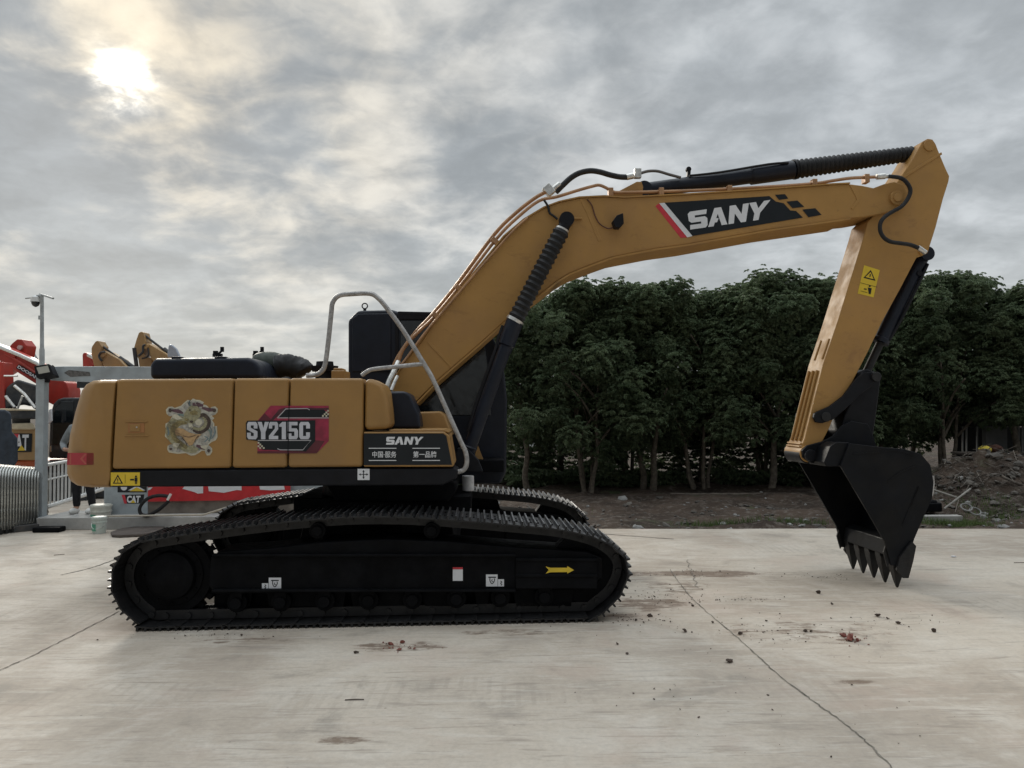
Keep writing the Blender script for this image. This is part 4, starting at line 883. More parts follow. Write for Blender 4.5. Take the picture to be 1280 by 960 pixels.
# teeth
tipn = L(1122.5, 740, -BW+.03)
for i in range(5):
    la = -BW+.045+i*(2*BW-.09)/4; mx_ = (inn.x+lipB.x)/2; bm = B()
    T = Vector((tipn.x, la, max(.004, tipn.z)))
    top = Vector((mx_+.005, la, inn.z+.07)); ax = (T-top); Ln = ax.length; ax.normalize(); sd_ = Vector((0, 1, 0)); fr = ax.cross(sd_).normalized()
    secs = [(0, .05, .07), (.22, .052, .074), (.27, .062, .068), (.5, .050, .055), (.8, .030, .028), (1, .014, .008)]
    rg = [[bm.verts.new(top+ax*Ln*s+sd_*w*sx+fr*d*sy) for sx, sy in ((-1, -1), (1, -1), (1, 1), (-1, 1))] for s, w, d in secs]
    for a, b in zip(rg, rg[1:]):
        for k in range(4): bm.faces.new((a[k], a[(k+1) % 4], b[(k+1) % 4], b[k]))
    bm.faces.new(rg[0][::-1]); bm.faces.new(rg[-1]); part('tooth', bm, TOOTH, bucket, bevel=.007)
# hinge ears and top box
for la in (-AL-.06, AL+.02):
    bm = B(); pts = [(1004, 572), (1003, 563), (1009, 557), (1028, 552), (1042, 545), (1052, 533), (1064, 526), (1085, 530), (1092, 545), (1098, 566), (1062, 566), (1050, 582), (1030, 580), (1014, 579)]
    q = [L(x, y, -AL-.06) for x, y in pts]; prism3(bm, [(p.x, la, p.z) for p in q], (0, .04, 0)); part('hinge_ear', bm, BUCK, bucket, bevel=.008)
bm = B(); lp(bm, [(1049, 583), (1033, 583), (1030, 578), (1038, 558), (1046, 553), (1062, 553)], -BW, BW*.96); part('top_beam', bm, BUCK, bucket, bevel=.008)
bm = B(); p = L(1012, 569, -AL-.06); cyl(bm, Vector((p.x, 0, p.z)), (0, 1, 0), .06, .56, 24); cyl(bm, Vector((p.x, 0, p.z)), (0, 1, 0), .09, .40, 28); part('hinge_pin', bm, BLK, bucket, bevel=.005)
bm = B(); tube(bm, [L(1164.5, 595, -BW)+Vector((.012, 0, 0)), L(1165, 605, -BW)+Vector((.012, 0, 0)), L(1163, 620, -BW)+Vector((.012, 0, 0))], .014, 8); part('worn_edge', bm, WORN, bucket)

# ---- tracks
TL0 = -1.49
trk = [(181, 787), (250, 786), (350, 784.5), (450, 783), (550, 781), (650, 778.5), (735, 776), (757, 768), (775, 752), (786, 732), (789.5, 714), (785, 697), (770, 681), (745, 668), (700, 657.5), (640, 651.5), (588, 647), (540, 643.5), (499, 641.5), (440, 641.5), (385, 645), (320, 651.5), (253, 660.5), (205, 667.5), (172, 674), (150, 688), (138, 708), (134.5, 730), (140, 752), (153, 770), (165, 780)]
tp = catmull([Vector((p.x, 0, max(p.z, .0) if j > 6 else 0.0)) for j, p in enumerate(L(x, y, TL0) for x, y in trk)], 10, closed=True)
for v in tp:
    if v.z < 0.012: v.z = 0.0
cum = [0]
for a, b in zip(tp, tp[1:]+tp[:1]): cum.append(cum[-1]+(b-a).length)
TOT = cum[-1]
def at_len(s):
    s %= TOT
    import bisect
    k = min(bisect.bisect_right(cum, s)-1, len(tp)-1); a, b = tp[k], tp[(k+1) % len(tp)]; f = (s-cum[k])/max(1e-6, cum[k+1]-cum[k]); return a+(b-a)*f
NS = round(TOT/.19); PT = TOT/NS
def offpath(inn_, n=160):
    out = []
    for i in range(n):
        s = TOT*i/n; p = at_len(s); t = (at_len(s+.05)-at_len(s-.05)).normalized(); nn = Vector((-t.z, 0, t.x)); out.append(p+nn*inn_)
    return out
cc0 = sum((v for v in tp), Vector())/len(tp)
tst = offpath(.1, 20)[0]; SGN = 1 if (tst-cc0).length < (at_len(0)-cc0).length else -1
bm = B()   # one shoe: plate and three grousers, x along the track, z outwards
SW = .30
box(bm, (0, 0, -.034), (PT*.94, SW*2, .012)); box(bm, (PT*.44, 0, -.040), (PT*.2, SW*2, .010), Matrix.Rotation(.12, 3, 'Y'))
for gx, gh in ((-.36, .031), (0.0, .031), (.34, .031)): 
    prism3(bm, [(gx*PT-.010, -SW, -.028), (gx*PT+.010, -SW, -.028), (gx*PT+.007, -SW, gh-.028), (gx*PT-.007, -SW, gh-.028)], (0, SW*2, 0))
for bx in (-.17, .17):
    for by in (-.10, -.06, .06, .10): cyl(bm, (bx*PT, by, -.024), (0, 0, 1), .009, .012, 6)
bmesh.ops.recalc_face_normals(bm, faces=bm.faces)
for f in bm.faces:
    c = f.calc_center_median()
    if f.normal.z > .8 and c.z > -.006: f.material_index = 1
    elif c.z > -.0285 and abs(f.normal.y) < .3: f.material_index = 2
me_shoe = bpy.data.meshes.new('track_shoe'); bm.to_mesh(me_shoe); bm.free(); me_shoe.materials.append(SHOE); me_shoe.materials.append(WORN); me_shoe.materials.append(RUBBED)
def ring_strip(bm, inn0, inn1, l0, l1):
    a = offpath(SGN*inn0); b = offpath(SGN*inn1); n = len(a)
    vv = [[bm.verts.new((p.x, l, p.z)) for p in q] for q in (a, b) for l in (l0, l1)]
    A0, A1, B0, B1 = vv
    for i in range(n):
        j = (i+1) % n
        for q in ((A0, A1), (B1, B0), (B0, A0), (A1, B1)): bm.faces.new((q[0][i], q[0][j], q[1][j], q[1][i]))
def wheel_bm(c, r, w, hub, teeth=0):
    bm = B(); cyl(bm, c, (0, 1, 0), r*.93, w, 48)
    lathe(bm, Vector(c)+Vector((0, -w/2, 0)), Vector(c)+Vector((0, -w/2-.10, 0)), [(0, hub*1.25), (.15, hub*1.25), (.2, hub), (.75, hub*.96), (1, hub*.7)], 36)
    for k in range(teeth):
        a = 2*math.pi*k/teeth; box(bm, Vector(c)+Vector((math.cos(a)*r*.96, 0, math.sin(a)*r*.96)), (.07, w*.5, .05), Matrix.Rotation(-a, 3, 'Y'))
    for k in range(12):
        a = 2*math.pi*k/12; cyl(bm, Vector(c)+Vector((math.cos(a)*hub*1.12, -w/2-.02, math.sin(a)*hub*1.12)), (0, 1, 0), .012, .02, 6)
    return bm
for off in (0, 2.46):
    nm = 'near crawler track' if off == 0 else 'far crawler track'
    mid = TL0+.30+off; bm = B()
    ring_strip(bm, .045, .125, mid-.10, mid-.055); ring_strip(bm, .045, .125, mid+.055, mid+.10)
    for i in range(NS):
        s = PT*(i+.5); p = at_len(s); t = (at_len(s+.05)-at_len(s-.05)).normalized(); nn = Vector((-t.z, 0, t.x))*SGN; q = p+nn*.08
        cyl(bm, (q.x, mid, q.z), (0, 1, 0), .028, .24, 8)
    tr = part('crawler_track', bm, SHOE, label=nm+' of black steel shoes')
    for i in range(NS):
        s = PT*i; p = at_len(s); t = (at_len(s+.06)-at_len(s-.06)).normalized(); nout = Vector((t.z, 0, -t.x))*SGN
        o = bpy.data.objects.new('track_shoe', me_shoe); COL.objects.link(o); o.parent = tr
        y_ = nout.cross(t)
        M_ = Matrix((t, y_, nout)).transposed().to_4x4(); M_.translation = (p.x, mid, p.z); o.matrix_basis = M_
    def X(px, py):
        q = L(px, py, TL0); return q
    sc_ = X(203, 725); ic = X(735, 716)
    fm = B(); frame = [(268, 692), (330, 688), (400, 680), (480, 676), (560, 679), (640, 686), (735, 692), (756, 700), (756, 726), (735, 738), (640, 741), (560, 742), (262, 746), (256, 735), (258, 700)]
    q = [X(x, y) for x, y in frame]; prism3(fm, [(p.x, TL0+.09+off, p.z) for p in q], (0, .42, 0))
    tf = part('track_frame', fm, UND, bevel=.015, seg=2, label=('near' if off == 0 else 'far')+' black track frame')
    fm = B()
    for (x0, y0, x1, y1, d) in [(262, 694, 645, 697.5, .045), (262, 738.5, 645, 742, .05), (645, 699, 748, 703, .055), (645, 719, 748, 723, .055)]:
        q = [X(a, b) for a, b in rect(x0, y0, x1, y1)]; prism3(fm, [(p.x, TL0+.09+off-d, p.z) for p in q], (0, d+.01, 0))
    link('frame_rail', fm, UND, tf, .008)
    fm = B(); q = [X(a, b) for a, b in rect(645, 701, 748, 738)]; prism3(fm, [(p.x, TL0+.05+off, p.z) for p in q], (0, .05, 0)); link('idler_guard', fm, UND, tf, .01)
    link('sprocket', wheel_bm((sc_.x, mid, sc_.z), .36, .16, .21, 21), UND, tr, .004)
    link('idler_wheel', wheel_bm((ic.x, mid, ic.z), .33, .16, .10), UND, tr, .004)
    for px in (392, 538):
        q = X(px, 664); fm = B(); cyl(fm, (q.x, mid, q.z-.02), (0, 1, 0), .07, .30, 24); cyl(fm, (q.x, mid-.16, q.z-.02), (0, 1, 0), .045, .04, 16); box(fm, (q.x, mid, q.z-.12), (.07, .16, .12)); link('carrier_roller', fm, UND, tf, .005)
    for k in range(8):
        q = X(290+k*56, 754); fm = B(); cyl(fm, (q.x, mid, .195), (0, 1, 0), .085, .34, 24); cyl(fm, (q.x, mid, .195), (0, 1, 0), .05, .44, 16); box(fm, (q.x, mid, .255), (.10, .40, .06)); link('track_roller', fm, UND, tf, .005)
    for x0, x1 in ((276, 307), (324, 428), (432, 520), (524, 572), (592, 614), (642, 722)):
        fm = B(); q = [X(a, b) for a, b in [(x0, 743), (x1, 743), (x1-4, 766), (x0+4, 766)]]; prism3(fm, [(p.x, TL0+.20+off, p.z) for p in q], (0, .03, 0)); link('roller_light_block', fm, UND, tf, .006)  # added plates that shut off the light ground between the rollers
    fm = B(); q = [X(a, b) for a, b in [(250, 750), (742, 746), (752, 752), (742, 768), (250, 774)]]; prism3(fm, [(p.x, TL0+.34+off, p.z) for p in q], (0, .03, 0)); link('inner_light_block', fm, UND, tf, .006)  # added full-length plate, blocks light showing below the frame
    if off:
        fm = B(); q = [X(a, b) for a, b in [(300, 674), (385, 664), (499, 660), (588, 665), (632, 670), (640, 698), (300, 698)]]; prism3(fm, [(p.x, TL0+.25+off, p.z) for p in q], (0, .04, 0)); link('far_light_block', fm, UND, tf, .006)  # added plate, hides bright ground seen through the far track
    if off == 0:
        mpF = lambda x, y: L(x, y, TL0+.09); tfd = (0, -1, 0)
        anchor = lambda x, y: [(0, [rect(x, y, x+15.5, y+15), rect(x-8.5, y+7, x-.5, y+15)] if x < 500 else [rect(x, y, x+14.5, y+15), rect(x+15, y+6, x+22.5, y+15)]),
                  (1, stroke([(x+3, y+3.5), (x+12.5, y+3.5)], 1.4, 0)+stroke([(x+5, y+4), (x+5, y+8), (x+7.5, y+11.5), (x+10.5, y+8), (x+10.5, y+5)], 1.1, 4)+stroke([(x+8, y+6), (x+7, y+8), (x+9, y+9)], .9, 3)
                   +(stroke([(x-5, y+8.5), (x-3.5, y+10), (x-5, y+11), (x-3.5, y+12.5), (x-5.2, y+13.5)], .9, 3) if x < 500 else stroke([(x+18, y+8), (x+20, y+9.5), (x+18, y+11), (x+20, y+12.5), (x+18.5, y+13.5)], .9, 3)))]
        decal('tie_down_sticker', tf, anchor(336, 722), [WHT, DVB], mpF, tfd); decal('tie_down_sticker', tf, anchor(607.5, 718), [WHT, DVB], mpF, tfd)
        decal('notice_sticker', tf, [(0, [rect(566, 711, 578.5, 726)]), (1, [rect(566, 709, 578.5, 711.6)])], [WHT, RED], mpF, tfd)
        mpG = lambda x, y: L(x, y, TL0+.05)
        decal('arrow_sticker', tf, [(0, [[(682, 708), (688, 709.6), (709, 709.6), (709, 707.5), (717.5, 712.5), (709, 717), (709, 715), (688, 715.3), (682, 717), (686, 712.5)]])], [YST], mpG, tfd, label='yellow arrow pointing forward')
bm = B()
for sx in (-1, 1): prism3(bm, [(sx*.45-.28, -1.0, .50), (sx*.45+.28, -1.0, .50), (sx*.45+.22, -1.0, .80), (sx*.45-.22, -1.0, .80)], (0, 2.0, 0))
part('cross_frame', bm, UND, bevel=.02)
# ---- lettering on the doors
zs = lambda pts: Z(300, 495, 10.667, pts)
HV = {'S': [(0, .86), (.12, 1), (.85, 1), (1, .86), (1, .62), (.64, .62), (.64, .80), (.36, .80), (.36, .66), (1, .46), (1, .14), (.85, 0), (.14, 0), (0, .14), (0, .38), (.36, .38), (.36, .19), (.64, .19), (.64, .35), (0, .56)],
      'Y': [(.31, 0), (.31, .40), (0, 1), (.38, 1), (.52, .64), (.66, 1), (1.04, 1), (.71, .40), (.71, 0)],
      '2': [(0, .62), (0, .86), (.13, 1), (.86, 1), (1, .86), (1, .58), (.46, .2), (1, .2), (1, 0), (0, 0), (0, .2), (.64, .62), (.64, .8), (.36, .8), (.36, .62)],
      '1': [(.36, 0), (.36, .72), (0, .72), (0, .84), (.44, 1), (.95, 1), (.95, 0)],
      '5': [(0, 1), (.95, 1), (.95, .8), (.36, .8), (.36, .63), (.86, .63), (1, .5), (1, .14), (.86, 0), (.14, 0), (0, .14), (0, .34), (.36, .34), (.36, .19), (.64, .19), (.64, .45), (0, .45)],
      'C': [(1, .62), (1, .86), (.86, 1), (.14, 1), (0, .86), (0, .14), (.14, 0), (.86, 0), (1, .14), (1, .40), (.64, .40), (.64, .19), (.36, .19), (.36, .81), (.64, .81), (.64, .62)]}
def heavy():
    out = []
    for ch, x0, x1 in (('S', 97, 236), ('Y', 238, 384), ('2', 388, 512), ('1', 526, 620), ('5', 640, 776), ('C', 792, 935)):
        out.append(zs([(x0+(x1-x0)*a, 577-232*b) for a, b in HV[ch]]))
    return out
layers = [(0, [zs([(410, 128), (1185, 130), (1185, 600), (1020, 765), (232, 765), (235, 580), (235, 330)])]),
          (1, [zs([(520, 180), (600, 155), (1185, 160), (1185, 185), (600, 185), (440, 325), (400, 325)])]),
          (2, [zs([(235, 735), (1050, 735), (1020, 765), (232, 765)]), zs([(900, 690), (1010, 590), (1130, 600), (1040, 740), (860, 745)]), zs([(250, 325), (330, 230), (430, 325)])]),
          (3, [zs([(610, 180), (1120, 182), (1185, 240), (1185, 282), (515, 285)]), zs([(100, 330), (1005, 322), (1005, 600), (880, 740), (300, 715), (235, 600), (85, 580), (80, 360)])]),
          (4, stroke(zs([(500, 292), (612, 172), (900, 166), (930, 186)]), 1.0, 0)+stroke(zs([(500, 292), (1185, 292)]), 1.0, 0)+stroke(zs([(240, 592), (950, 592), (840, 718), (540, 718), (500, 702)]), 1.0, 0)),
          (5, [zs([(x, y), (x+23, y), (x+23, y+23), (x, y+23)]) for x, y in [(1165, 185), (1142, 208), (1165, 231), (1119, 231), (1142, 254), (1096, 254), (238, 612), (261, 635), (238, 658), (284, 658), (261, 681), (307, 681)]]),
          (6, heavy()),
          (7, [[(361.2, 504), (362.2, 504), (360.6, 569), (359.6, 569)]])]
decal('model_decal', d2, layers, [CRIM, MAR, mat('deep_red_vinyl', (.09, .012, .02), .45), DVB, mat('grey_vinyl', (.42, .40, .42), .4), CRM, mat('silver_vinyl', (.50, .51, .55), .45), BLK], lambda x, y: L(x, y, SIDE), (0, -1, 0), label='crimson and black decal with silver lettering', step=.0008)
# dragon sticker
zd = lambda pts: Z(200, 492, 11.425, pts)
outl = [(470, 70), (520, 88), (570, 92), (632, 125), (600, 150), (660, 165), (715, 210), (740, 190), (790, 182), (825, 215), (822, 265), (790, 300), (745, 300), (750, 330), (778, 350), (745, 380), (778, 430), (775, 470), (815, 462), (822, 620), (800, 665), (740, 690), (690, 735), (745, 780), (748, 830), (715, 880), (670, 885), (655, 850), (650, 815), (600, 815), (560, 845), (500, 880), (440, 885), (370, 850), (250, 860), (130, 840), (105, 800), (110, 745), (160, 735), (200, 700), (170, 660), (110, 650), (70, 610), (80, 560), (100, 530), (78, 480), (80, 430), (130, 405), (165, 340), (185, 295), (130, 318), (95, 290), (85, 230), (120, 190), (175, 185), (210, 205), (300, 175), (345, 130), (395, 90), (440, 100)]
DO = mat('olive_vinyl', (.21, .17, .07), .5, var=.35, nscale=45); DG = mat('jade_vinyl', (.27, .25, .15), .5, var=.3, nscale=50); DP = mat('peach_vinyl', (.42, .27, .13), .5, var=.15, nscale=40)
DK = mat('umber_vinyl', (.06, .04, .03), .5, var=.4, nscale=40); DL = mat('pale_lilac_vinyl', (.40, .38, .40), .5, var=.15, nscale=30); PURP = mat('plum_vinyl', (.10, .05, .06), .5, var=.3, nscale=40)
sh = [(450+(x-450)*.95, 480+(y-480)*.95) for x, y in outl]
DL = mat('sticker_ground', (.36, .345, .30), .5, var=.35, nscale=35)
ly = [(0, [zd(outl)]), (1, [zd(sh)]),
      (2, [q for w_, p_ in [(2.3, [(190, 330), (300, 300), (380, 340)]), (2.2, [(620, 500), (700, 520), (730, 600), (700, 680)]), (2.0, [(120, 620), (190, 660), (260, 700)]), (2.4, [(640, 760), (560, 790), (470, 800)])] for q in stroke(zd(p_), w_)]),
      (5, [q for p_ in [[(170, 240), (260, 250), (330, 280)], [(800, 230), (700, 230), (600, 200)], [(620, 170), (560, 160), (520, 130)], [(480, 130), (500, 180), (560, 190)], [(520, 740), (600, 770), (650, 790)]] for q in stroke(zd(p_), [2.5, 5, 2])]),
      (6, [q for q in stroke(zd([(400, 410), (300, 380), (200, 420), (150, 520), (170, 630), (270, 720), (400, 800)]), [5, 10, 12, 12, 10, 9, 8])]),
      (3, [q for q in stroke(zd([(385, 420), (290, 420), (215, 470), (190, 550), (215, 640), (300, 710), (400, 790)]), [3, 6, 8, 7, 6, 5, 4])]),
      (7, [q for q in stroke(zd([(480, 500), (570, 530), (660, 470), (680, 380), (620, 310), (560, 330)]), [6, 8, 9, 8, 6, 3])]),
      (6, [q for q in stroke(zd([(470, 490), (570, 510), (640, 460), (655, 390), (610, 335)]), [3, 4, 4.5, 4, 2])]),
      (4, [zd([(225, 510), (265, 490), (330, 500), (420, 555), (520, 580), (600, 575), (540, 640), (500, 680), (470, 730), (420, 745), (390, 700), (340, 640), (300, 600), (240, 600), (215, 560)])]),
      (6, [zd([(380, 240), (440, 170), (540, 180), (590, 240), (580, 320), (520, 400), (440, 450), (370, 400), (340, 340), (350, 290)]), zd([(400, 760), (470, 740), (560, 790), (520, 840), (440, 850), (370, 820)])]),
      (3, [zd([(430, 260), (500, 235), (545, 260), (540, 300), (470, 310), (425, 290)]), zd([(360, 350), (420, 360), (400, 400), (360, 385)])]),
      (8, [zd([(500, 400), (550, 360), (600, 370), (615, 420), (570, 460), (520, 440)]), zd([(200, 700), (290, 715), (260, 760), (240, 810), (190, 750)]), zd([(580, 745), (700, 735), (660, 800), (600, 775)]), zd([(180, 300), (240, 290), (330, 360), (250, 375), (190, 350)]), zd([(410, 420), (460, 430), (480, 480), (420, 490)])]),
      (7, [zd(ell(432, 235, 13, 13, 8)), zd(ell(455, 400, 26, 18, 8)), zd([(440, 120), (420, 180), (400, 130)]), zd(ell(150, 240, 24, 30, 10)), zd(ell(780, 245, 28, 22, 10)), zd(ell(700, 815, 22, 26, 10)), zd(ell(160, 790, 22, 18, 10))]+stroke(zd([(320, 630), (370, 690), (390, 745)]), 1.0)+stroke(zd([(520, 590), (420, 620), (330, 600)]), .6)+stroke(zd([(500, 690), (520, 640), (560, 600)]), .9)),
      (7, [q for k in range(26) for q in stroke(zd([(150+40*math.cos(k*.24+2.2)+(k % 3)*14+60*(k/26), 400+k*15), (150+40*math.cos(k*.24+2.2)+(k % 3)*14+105+60*(k/26), 415+k*15)]), .35, 0)]+[q for k in range(14) for q in stroke(zd([(560+110*math.cos(k*.3-1.2), 430+95*math.sin(k*.3-1.2)), (560+160*math.cos(k*.3-1.2), 430+140*math.sin(k*.3-1.2))]), .4, 0)]),
      (9, [q for p_ in [[(720, 470), (740, 540), (720, 640)], [(780, 470), (790, 560), (740, 650)], [(110, 470), (130, 560), (110, 600)], [(640, 610), (690, 640), (640, 690)], [(440, 90), (420, 140), (440, 180)]] for q in stroke(zd(p_), [1, 1.8, 1])])]
decal('dragon_sticker', d1, ly, [CRM, DL, mat('teal_vinyl', (.16, .22, .20), .5, var=.3, nscale=40), DO, DP, PURP, DG, DK, CRM, mat('slate_vinyl', (.13, .17, .18), .5, var=.3)], lambda x, y: L(x, y, SIDE), (0, -1, 0), label='white-edged sticker of a coiled green dragon', step=.0006)
# ================================================================ LEFT BACKGROUND: the gate, booth and parked machines
GAL = mat('galvanised', (.36, .38, .38), .5, metal=.2, var=.18, nscale=5, dust_or_sheen=.2)
GRY = mat('grey_steel_paint', (.34, .38, .40), .55, var=.12, nscale=4, dust_or_sheen=.3, dust_or_sheen_col=(.16, .14, .12))
STA = mat('stainless', (.42, .43, .41), .35, metal=.75, var=.25, nscale=10, dust_or_sheen=.2, dust_or_sheen_col=(.12, .11, .09))
RDP = mat('red_machine_paint', (.42, .035, .022), .42, var=.2, nscale=2, dust_or_sheen=.3, dust_or_sheen_col=(.20, .10, .07))
ORP = mat('orange_machine_paint', (.50, .11, .035), .5, var=.15, nscale=2, dust_or_sheen=.25)
TAN = mat('tan_machine_paint', (.36, .22, .09), .5, var=.15, nscale=2, dust_or_sheen=.3, dust_or_sheen_col=(.22, .17, .12))
DKM = mat('dark_machine', (.025, .028, .032), .6, var=.4, dust_or_sheen=.2)
REDB = mat('red_banner', (.50, .02, .025), .6, var=.1)
def W_(root, name, fn, m, bevel=0, parent=None, label=None):
    bm = B(); fn(bm); return link(name, rel(bm, root), m, parent or root, bevel, label=label)
def root_at(name, label, cat, px, Y, group=None, z=0.0):
    x = P(px, 600, Y).x; return thing(name, label, cat, (x, Y, z), 0, group)
def vpost(bm, px, pyr, Y, w, z0, z1, d=None):
    c = P(px, pyr, Y); box(bm, (c.x, Y, (z0+z1)/2), (w, d or w, z1-z0))
YG = 12.5
zt = P(55, 467, YG).z
gp = root_at('gate_post', 'tall grey square steel post of the yard gate with a floodlight on top', 'post', 50, YG)
W_(gp, 'post', lambda b: vpost(b, 52.0, 560, YG, .135, 0, zt), GRY, .006)
W_(gp, 'base_plate', lambda b: box(b, (P(51.5, 560, YG).x, YG, .16), (.3, .3, .05)), GRY, .006)
# floodlight
fl = thing('floodlight', 'black floodlight with a pale square lens on top of the grey gate post', 'floodlight', P(54, 466, YG-.05))
q = [P(*p, YG-.14) for p in [(42, 457.5), (61, 454.5), (67, 468), (45, 472)]]
bm = B(); prism3(bm, q, (0.03, .12, -.05)); link('housing', rel(bm, fl), BLK, fl, .01)
q = [P(*p, YG-.15) for p in [(45.5, 459.5), (59.5, 457), (62, 465), (48.5, 467.5)]]
bm = B(); prism3(bm, q, (0, .012, 0)); link('lens', rel(bm, fl), mat('lens_glass', (.38, .38, .34), .3), fl)
bm = B(); tube(bm, [P(62, 461, YG), P(66, 457, YG), P(68, 459, YG)], .012, 6); box(bm, P(55, 472, YG), (.14, .10, .16)); link('bracket', rel(bm, fl), BLK, fl)
# booth: beam, wall panels, dark windows
bo = root_at('gate_booth', 'grey gate booth with dark windows and stickers behind the excavator body', 'booth', 160, YG+.15)
Yb = YG+.1
W_(bo, 'roof_beam', lambda b: wp(b, [(58, 458.5), (80, 457.8), (300, 459), (300, 480), (148, 479.5), (64, 475.5), (58, 474)], Yb, .25), GRY, .01)
W_(bo, 'grime_patch', lambda b: wp(b, [(86, 462.5), (112, 465), (113, 470), (88, 471), (80, 466)], Yb-.004, .01), mat('grime', (.12, .115, .11), .9, var=.4, nscale=20))
W_(bo, 'wall', lambda b: (wp(b, [(130, 586), (184.5, 586), (184.5, 644), (130, 644)], Yb, .08), wp(b, [(138, 478), (148, 478), (148, 588), (138, 588)], Yb, .1), wp(b, rect(184.5, 624, 404, 656), Yb+.05, .1)), [GRY], .004)
W_(bo, 'lower_wall', lambda b: wp(b, rect(185, 623.5, 404, 648), Yb+.02, .03), mat('brown_board', (.17, .145, .12), .85, var=.3, nscale=3, bump=.2))
W_(bo, 'window', lambda b: (wp(b, rect(149, 480, 300, 586), Yb+.03, .04), wp(b, rect(96, 472.5, 137, 485), Yb+.03, .03)), GLS)
W_(bo, 'side_wall', lambda b: (prism3(b, [P(404, 645, Yb+.1), P(404, 480, Yb+.1), P(404, 480, Yb+.2), P(404, 645, Yb+.2)], (.05, 0, 0)), wp(b, rect(300, 480, 404, 624), Yb+.12, .05)), GRY)
mpb = lambda x, y: P(x, y, Yb)
decal('booth_sticker', bo, [(0, [[(152, 618.5), (180.5, 618), (179, 629.5), (155.5, 629.5)]]), (1, [[(152, 618.5), (156, 618.5), (159, 629.5), (155.5, 629.5)]]), (2, text_polys('CAT', [(159, 619.5), (176, 619.5), (175, 628.5), (158.5, 628.5)], .05)), (3, [[(163.5, 628.5), (166.5, 624.5), (169.5, 628.5)]])],
      [DVB, RED, WHT, YST], mpb, (0, -1, 0), label='black sticker with white lettering and a red corner')
decal('booth_sticker', bo, [(0, [rect(147, 600, 183.5, 615.5)]), (1, [ell(155, 609.5, 4, 3.6, 12), [(160, 613), (171, 607), (182, 613)], rect(163, 602, 180, 604)]), (2, [[(162, 614), (171, 609), (181, 614)]])], [DVB, WHT, YST], mpb, (0, -1, 0), label='large black sticker half hidden by the excavator skirt')
# banner
bn = thing('red_banner', 'red banner with white lettering fixed low on the booth wall', 'banner', P(270, 620, Yb))
bm = B(); wp(bm, [(185, 575), (363, 575), (363, 620), (340, 624.5), (185, 627)], Yb-.012, .01); link('cloth', rel(bm, bn), REDB, bn)
decal('lettering', bn, [(0, [[(228, 611), (232, 606), (254, 606), (254, 616.5), (247, 617), (243, 615)], [(260, 606), (302, 606), (302, 613), (296, 612.5), (280, 616), (261, 614)], [(324, 606), (355, 606), (356, 612), (338, 613), (325, 612)], [(308, 600), (318, 600), (318, 603), (308, 603)], rect(232, 590, 252, 601), rect(262, 588, 300, 600), rect(326, 588, 354, 600), rect(196, 590, 218, 600), [(185, 609.5), (191, 609), (188, 612), (185, 613)]])], [WHT],
      lambda x, y: P(x, y, Yb-.014)-Vector(bn.location), (0, -1, 0))
for o_ in [c for c in bo.children if c.name.startswith('booth_sticker')]:
    for v in o_.data.vertices: v.co -= Vector(bo.location)
# concrete base strip along the gate
bm = B(); pts = [P(48, 647, YG-.28), P(410, 647, YG-.28)]
z1 = P(100, 647, YG-.28).z; z1 = max(.10, min(.2, z1))
bm = B(); x0, x1 = P(47, 650, YG-.25).x, P(410, 650, YG-.25).x; prism3(bm, [(x0, YG-.28, 0), (x1, YG-.28, 0), (x1, YG-.28, z1), (x0, YG-.28, z1)], (0, .9, 0))
tag(link('kerb', bm, mat('kerb_concrete', (.36, .355, .34), .9, var=.15, nscale=4, bump=.3), None, .012), 'low concrete kerb under the gate and the booth', 'kerb', kind='structure')
# retractable gate: 14 stainless hoops
rg = thing('retractable_gate', 'folded stainless concertina gate with many rounded hoops at the left edge', 'gate', (P(20, 600, 12.2).x, 12.2, 0))
nh = 19
hoopm = None
for k in range(nh):
    px = 47-k*3.7; Yk = 12.35-k*.045; pt = 589 + (k*.15); 
    c = P(px, 600, Yk); zt_ = P(px, 588.5-k*.25, Yk).z; bm = B()
    w = .62; r = .14
    pts = [(0, 0, .06), (0, 0, zt_-r), (0, .04, zt_-.05), (0, .15, zt_), (0, w-.15, zt_), (0, w-.04, zt_-.05), (0, w, zt_-r), (0, w, .06)]
    sk = Vector((.30, 0, 0))
    pts = [Vector(p)+Vector((p[1]*(-.35), 0, 0)) for p in pts]
    if hoopm is None:
        hb = B(); tube(hb, pts, .019, 8); 
        for zc in (.12, .3): box(hb, (0, 0, zc), (.012, .035, .10))
        tube(hb, [(-.02, -.02, .15), (-.10, .2, zt_-.2)], .010, 6); tube(hb, [(-.02, .05, zt_-.15), (-.12, .5, .2)], .010, 6)
        box(hb, (-.04, .02, zt_*.55), (.008, .06, zt_*.7))
        hoopm = bpy.data.meshes.new('hoop'); hb.to_mesh(hoopm); hb.free(); hoopm.materials.append(STA); hoopm.shade_smooth(); z0_ = zt_
    bm.free()
    o = bpy.data.objects.new('hoop', hoopm); COL.objects.link(o); o.parent = rg; o.location = Vector((c.x, Yk, 0))-Vector(rg.location); o.scale = (1, 1, zt_/z0_)
    fb_ = B(); cyl(fb_, (0, 0, .05), (1, 0, 0), .05, .03, 14)
    if k % 2 == 0:
        o2 = link('wheel', fb_, RUB, rg); o2.location = o.location
    else: fb_.free()
bm = B(); a, b_ = P(50, 664, 12.1), P(-30, 672, 11.5); prism3(bm, [(a.x, 12.30, .0), (b_.x, 11.75, .0), (b_.x, 11.75, .10), (a.x, 12.30, .10)], (0, .35, 0)); link('bottom_rail', rel(bm, rg), DKM, rg, .01)
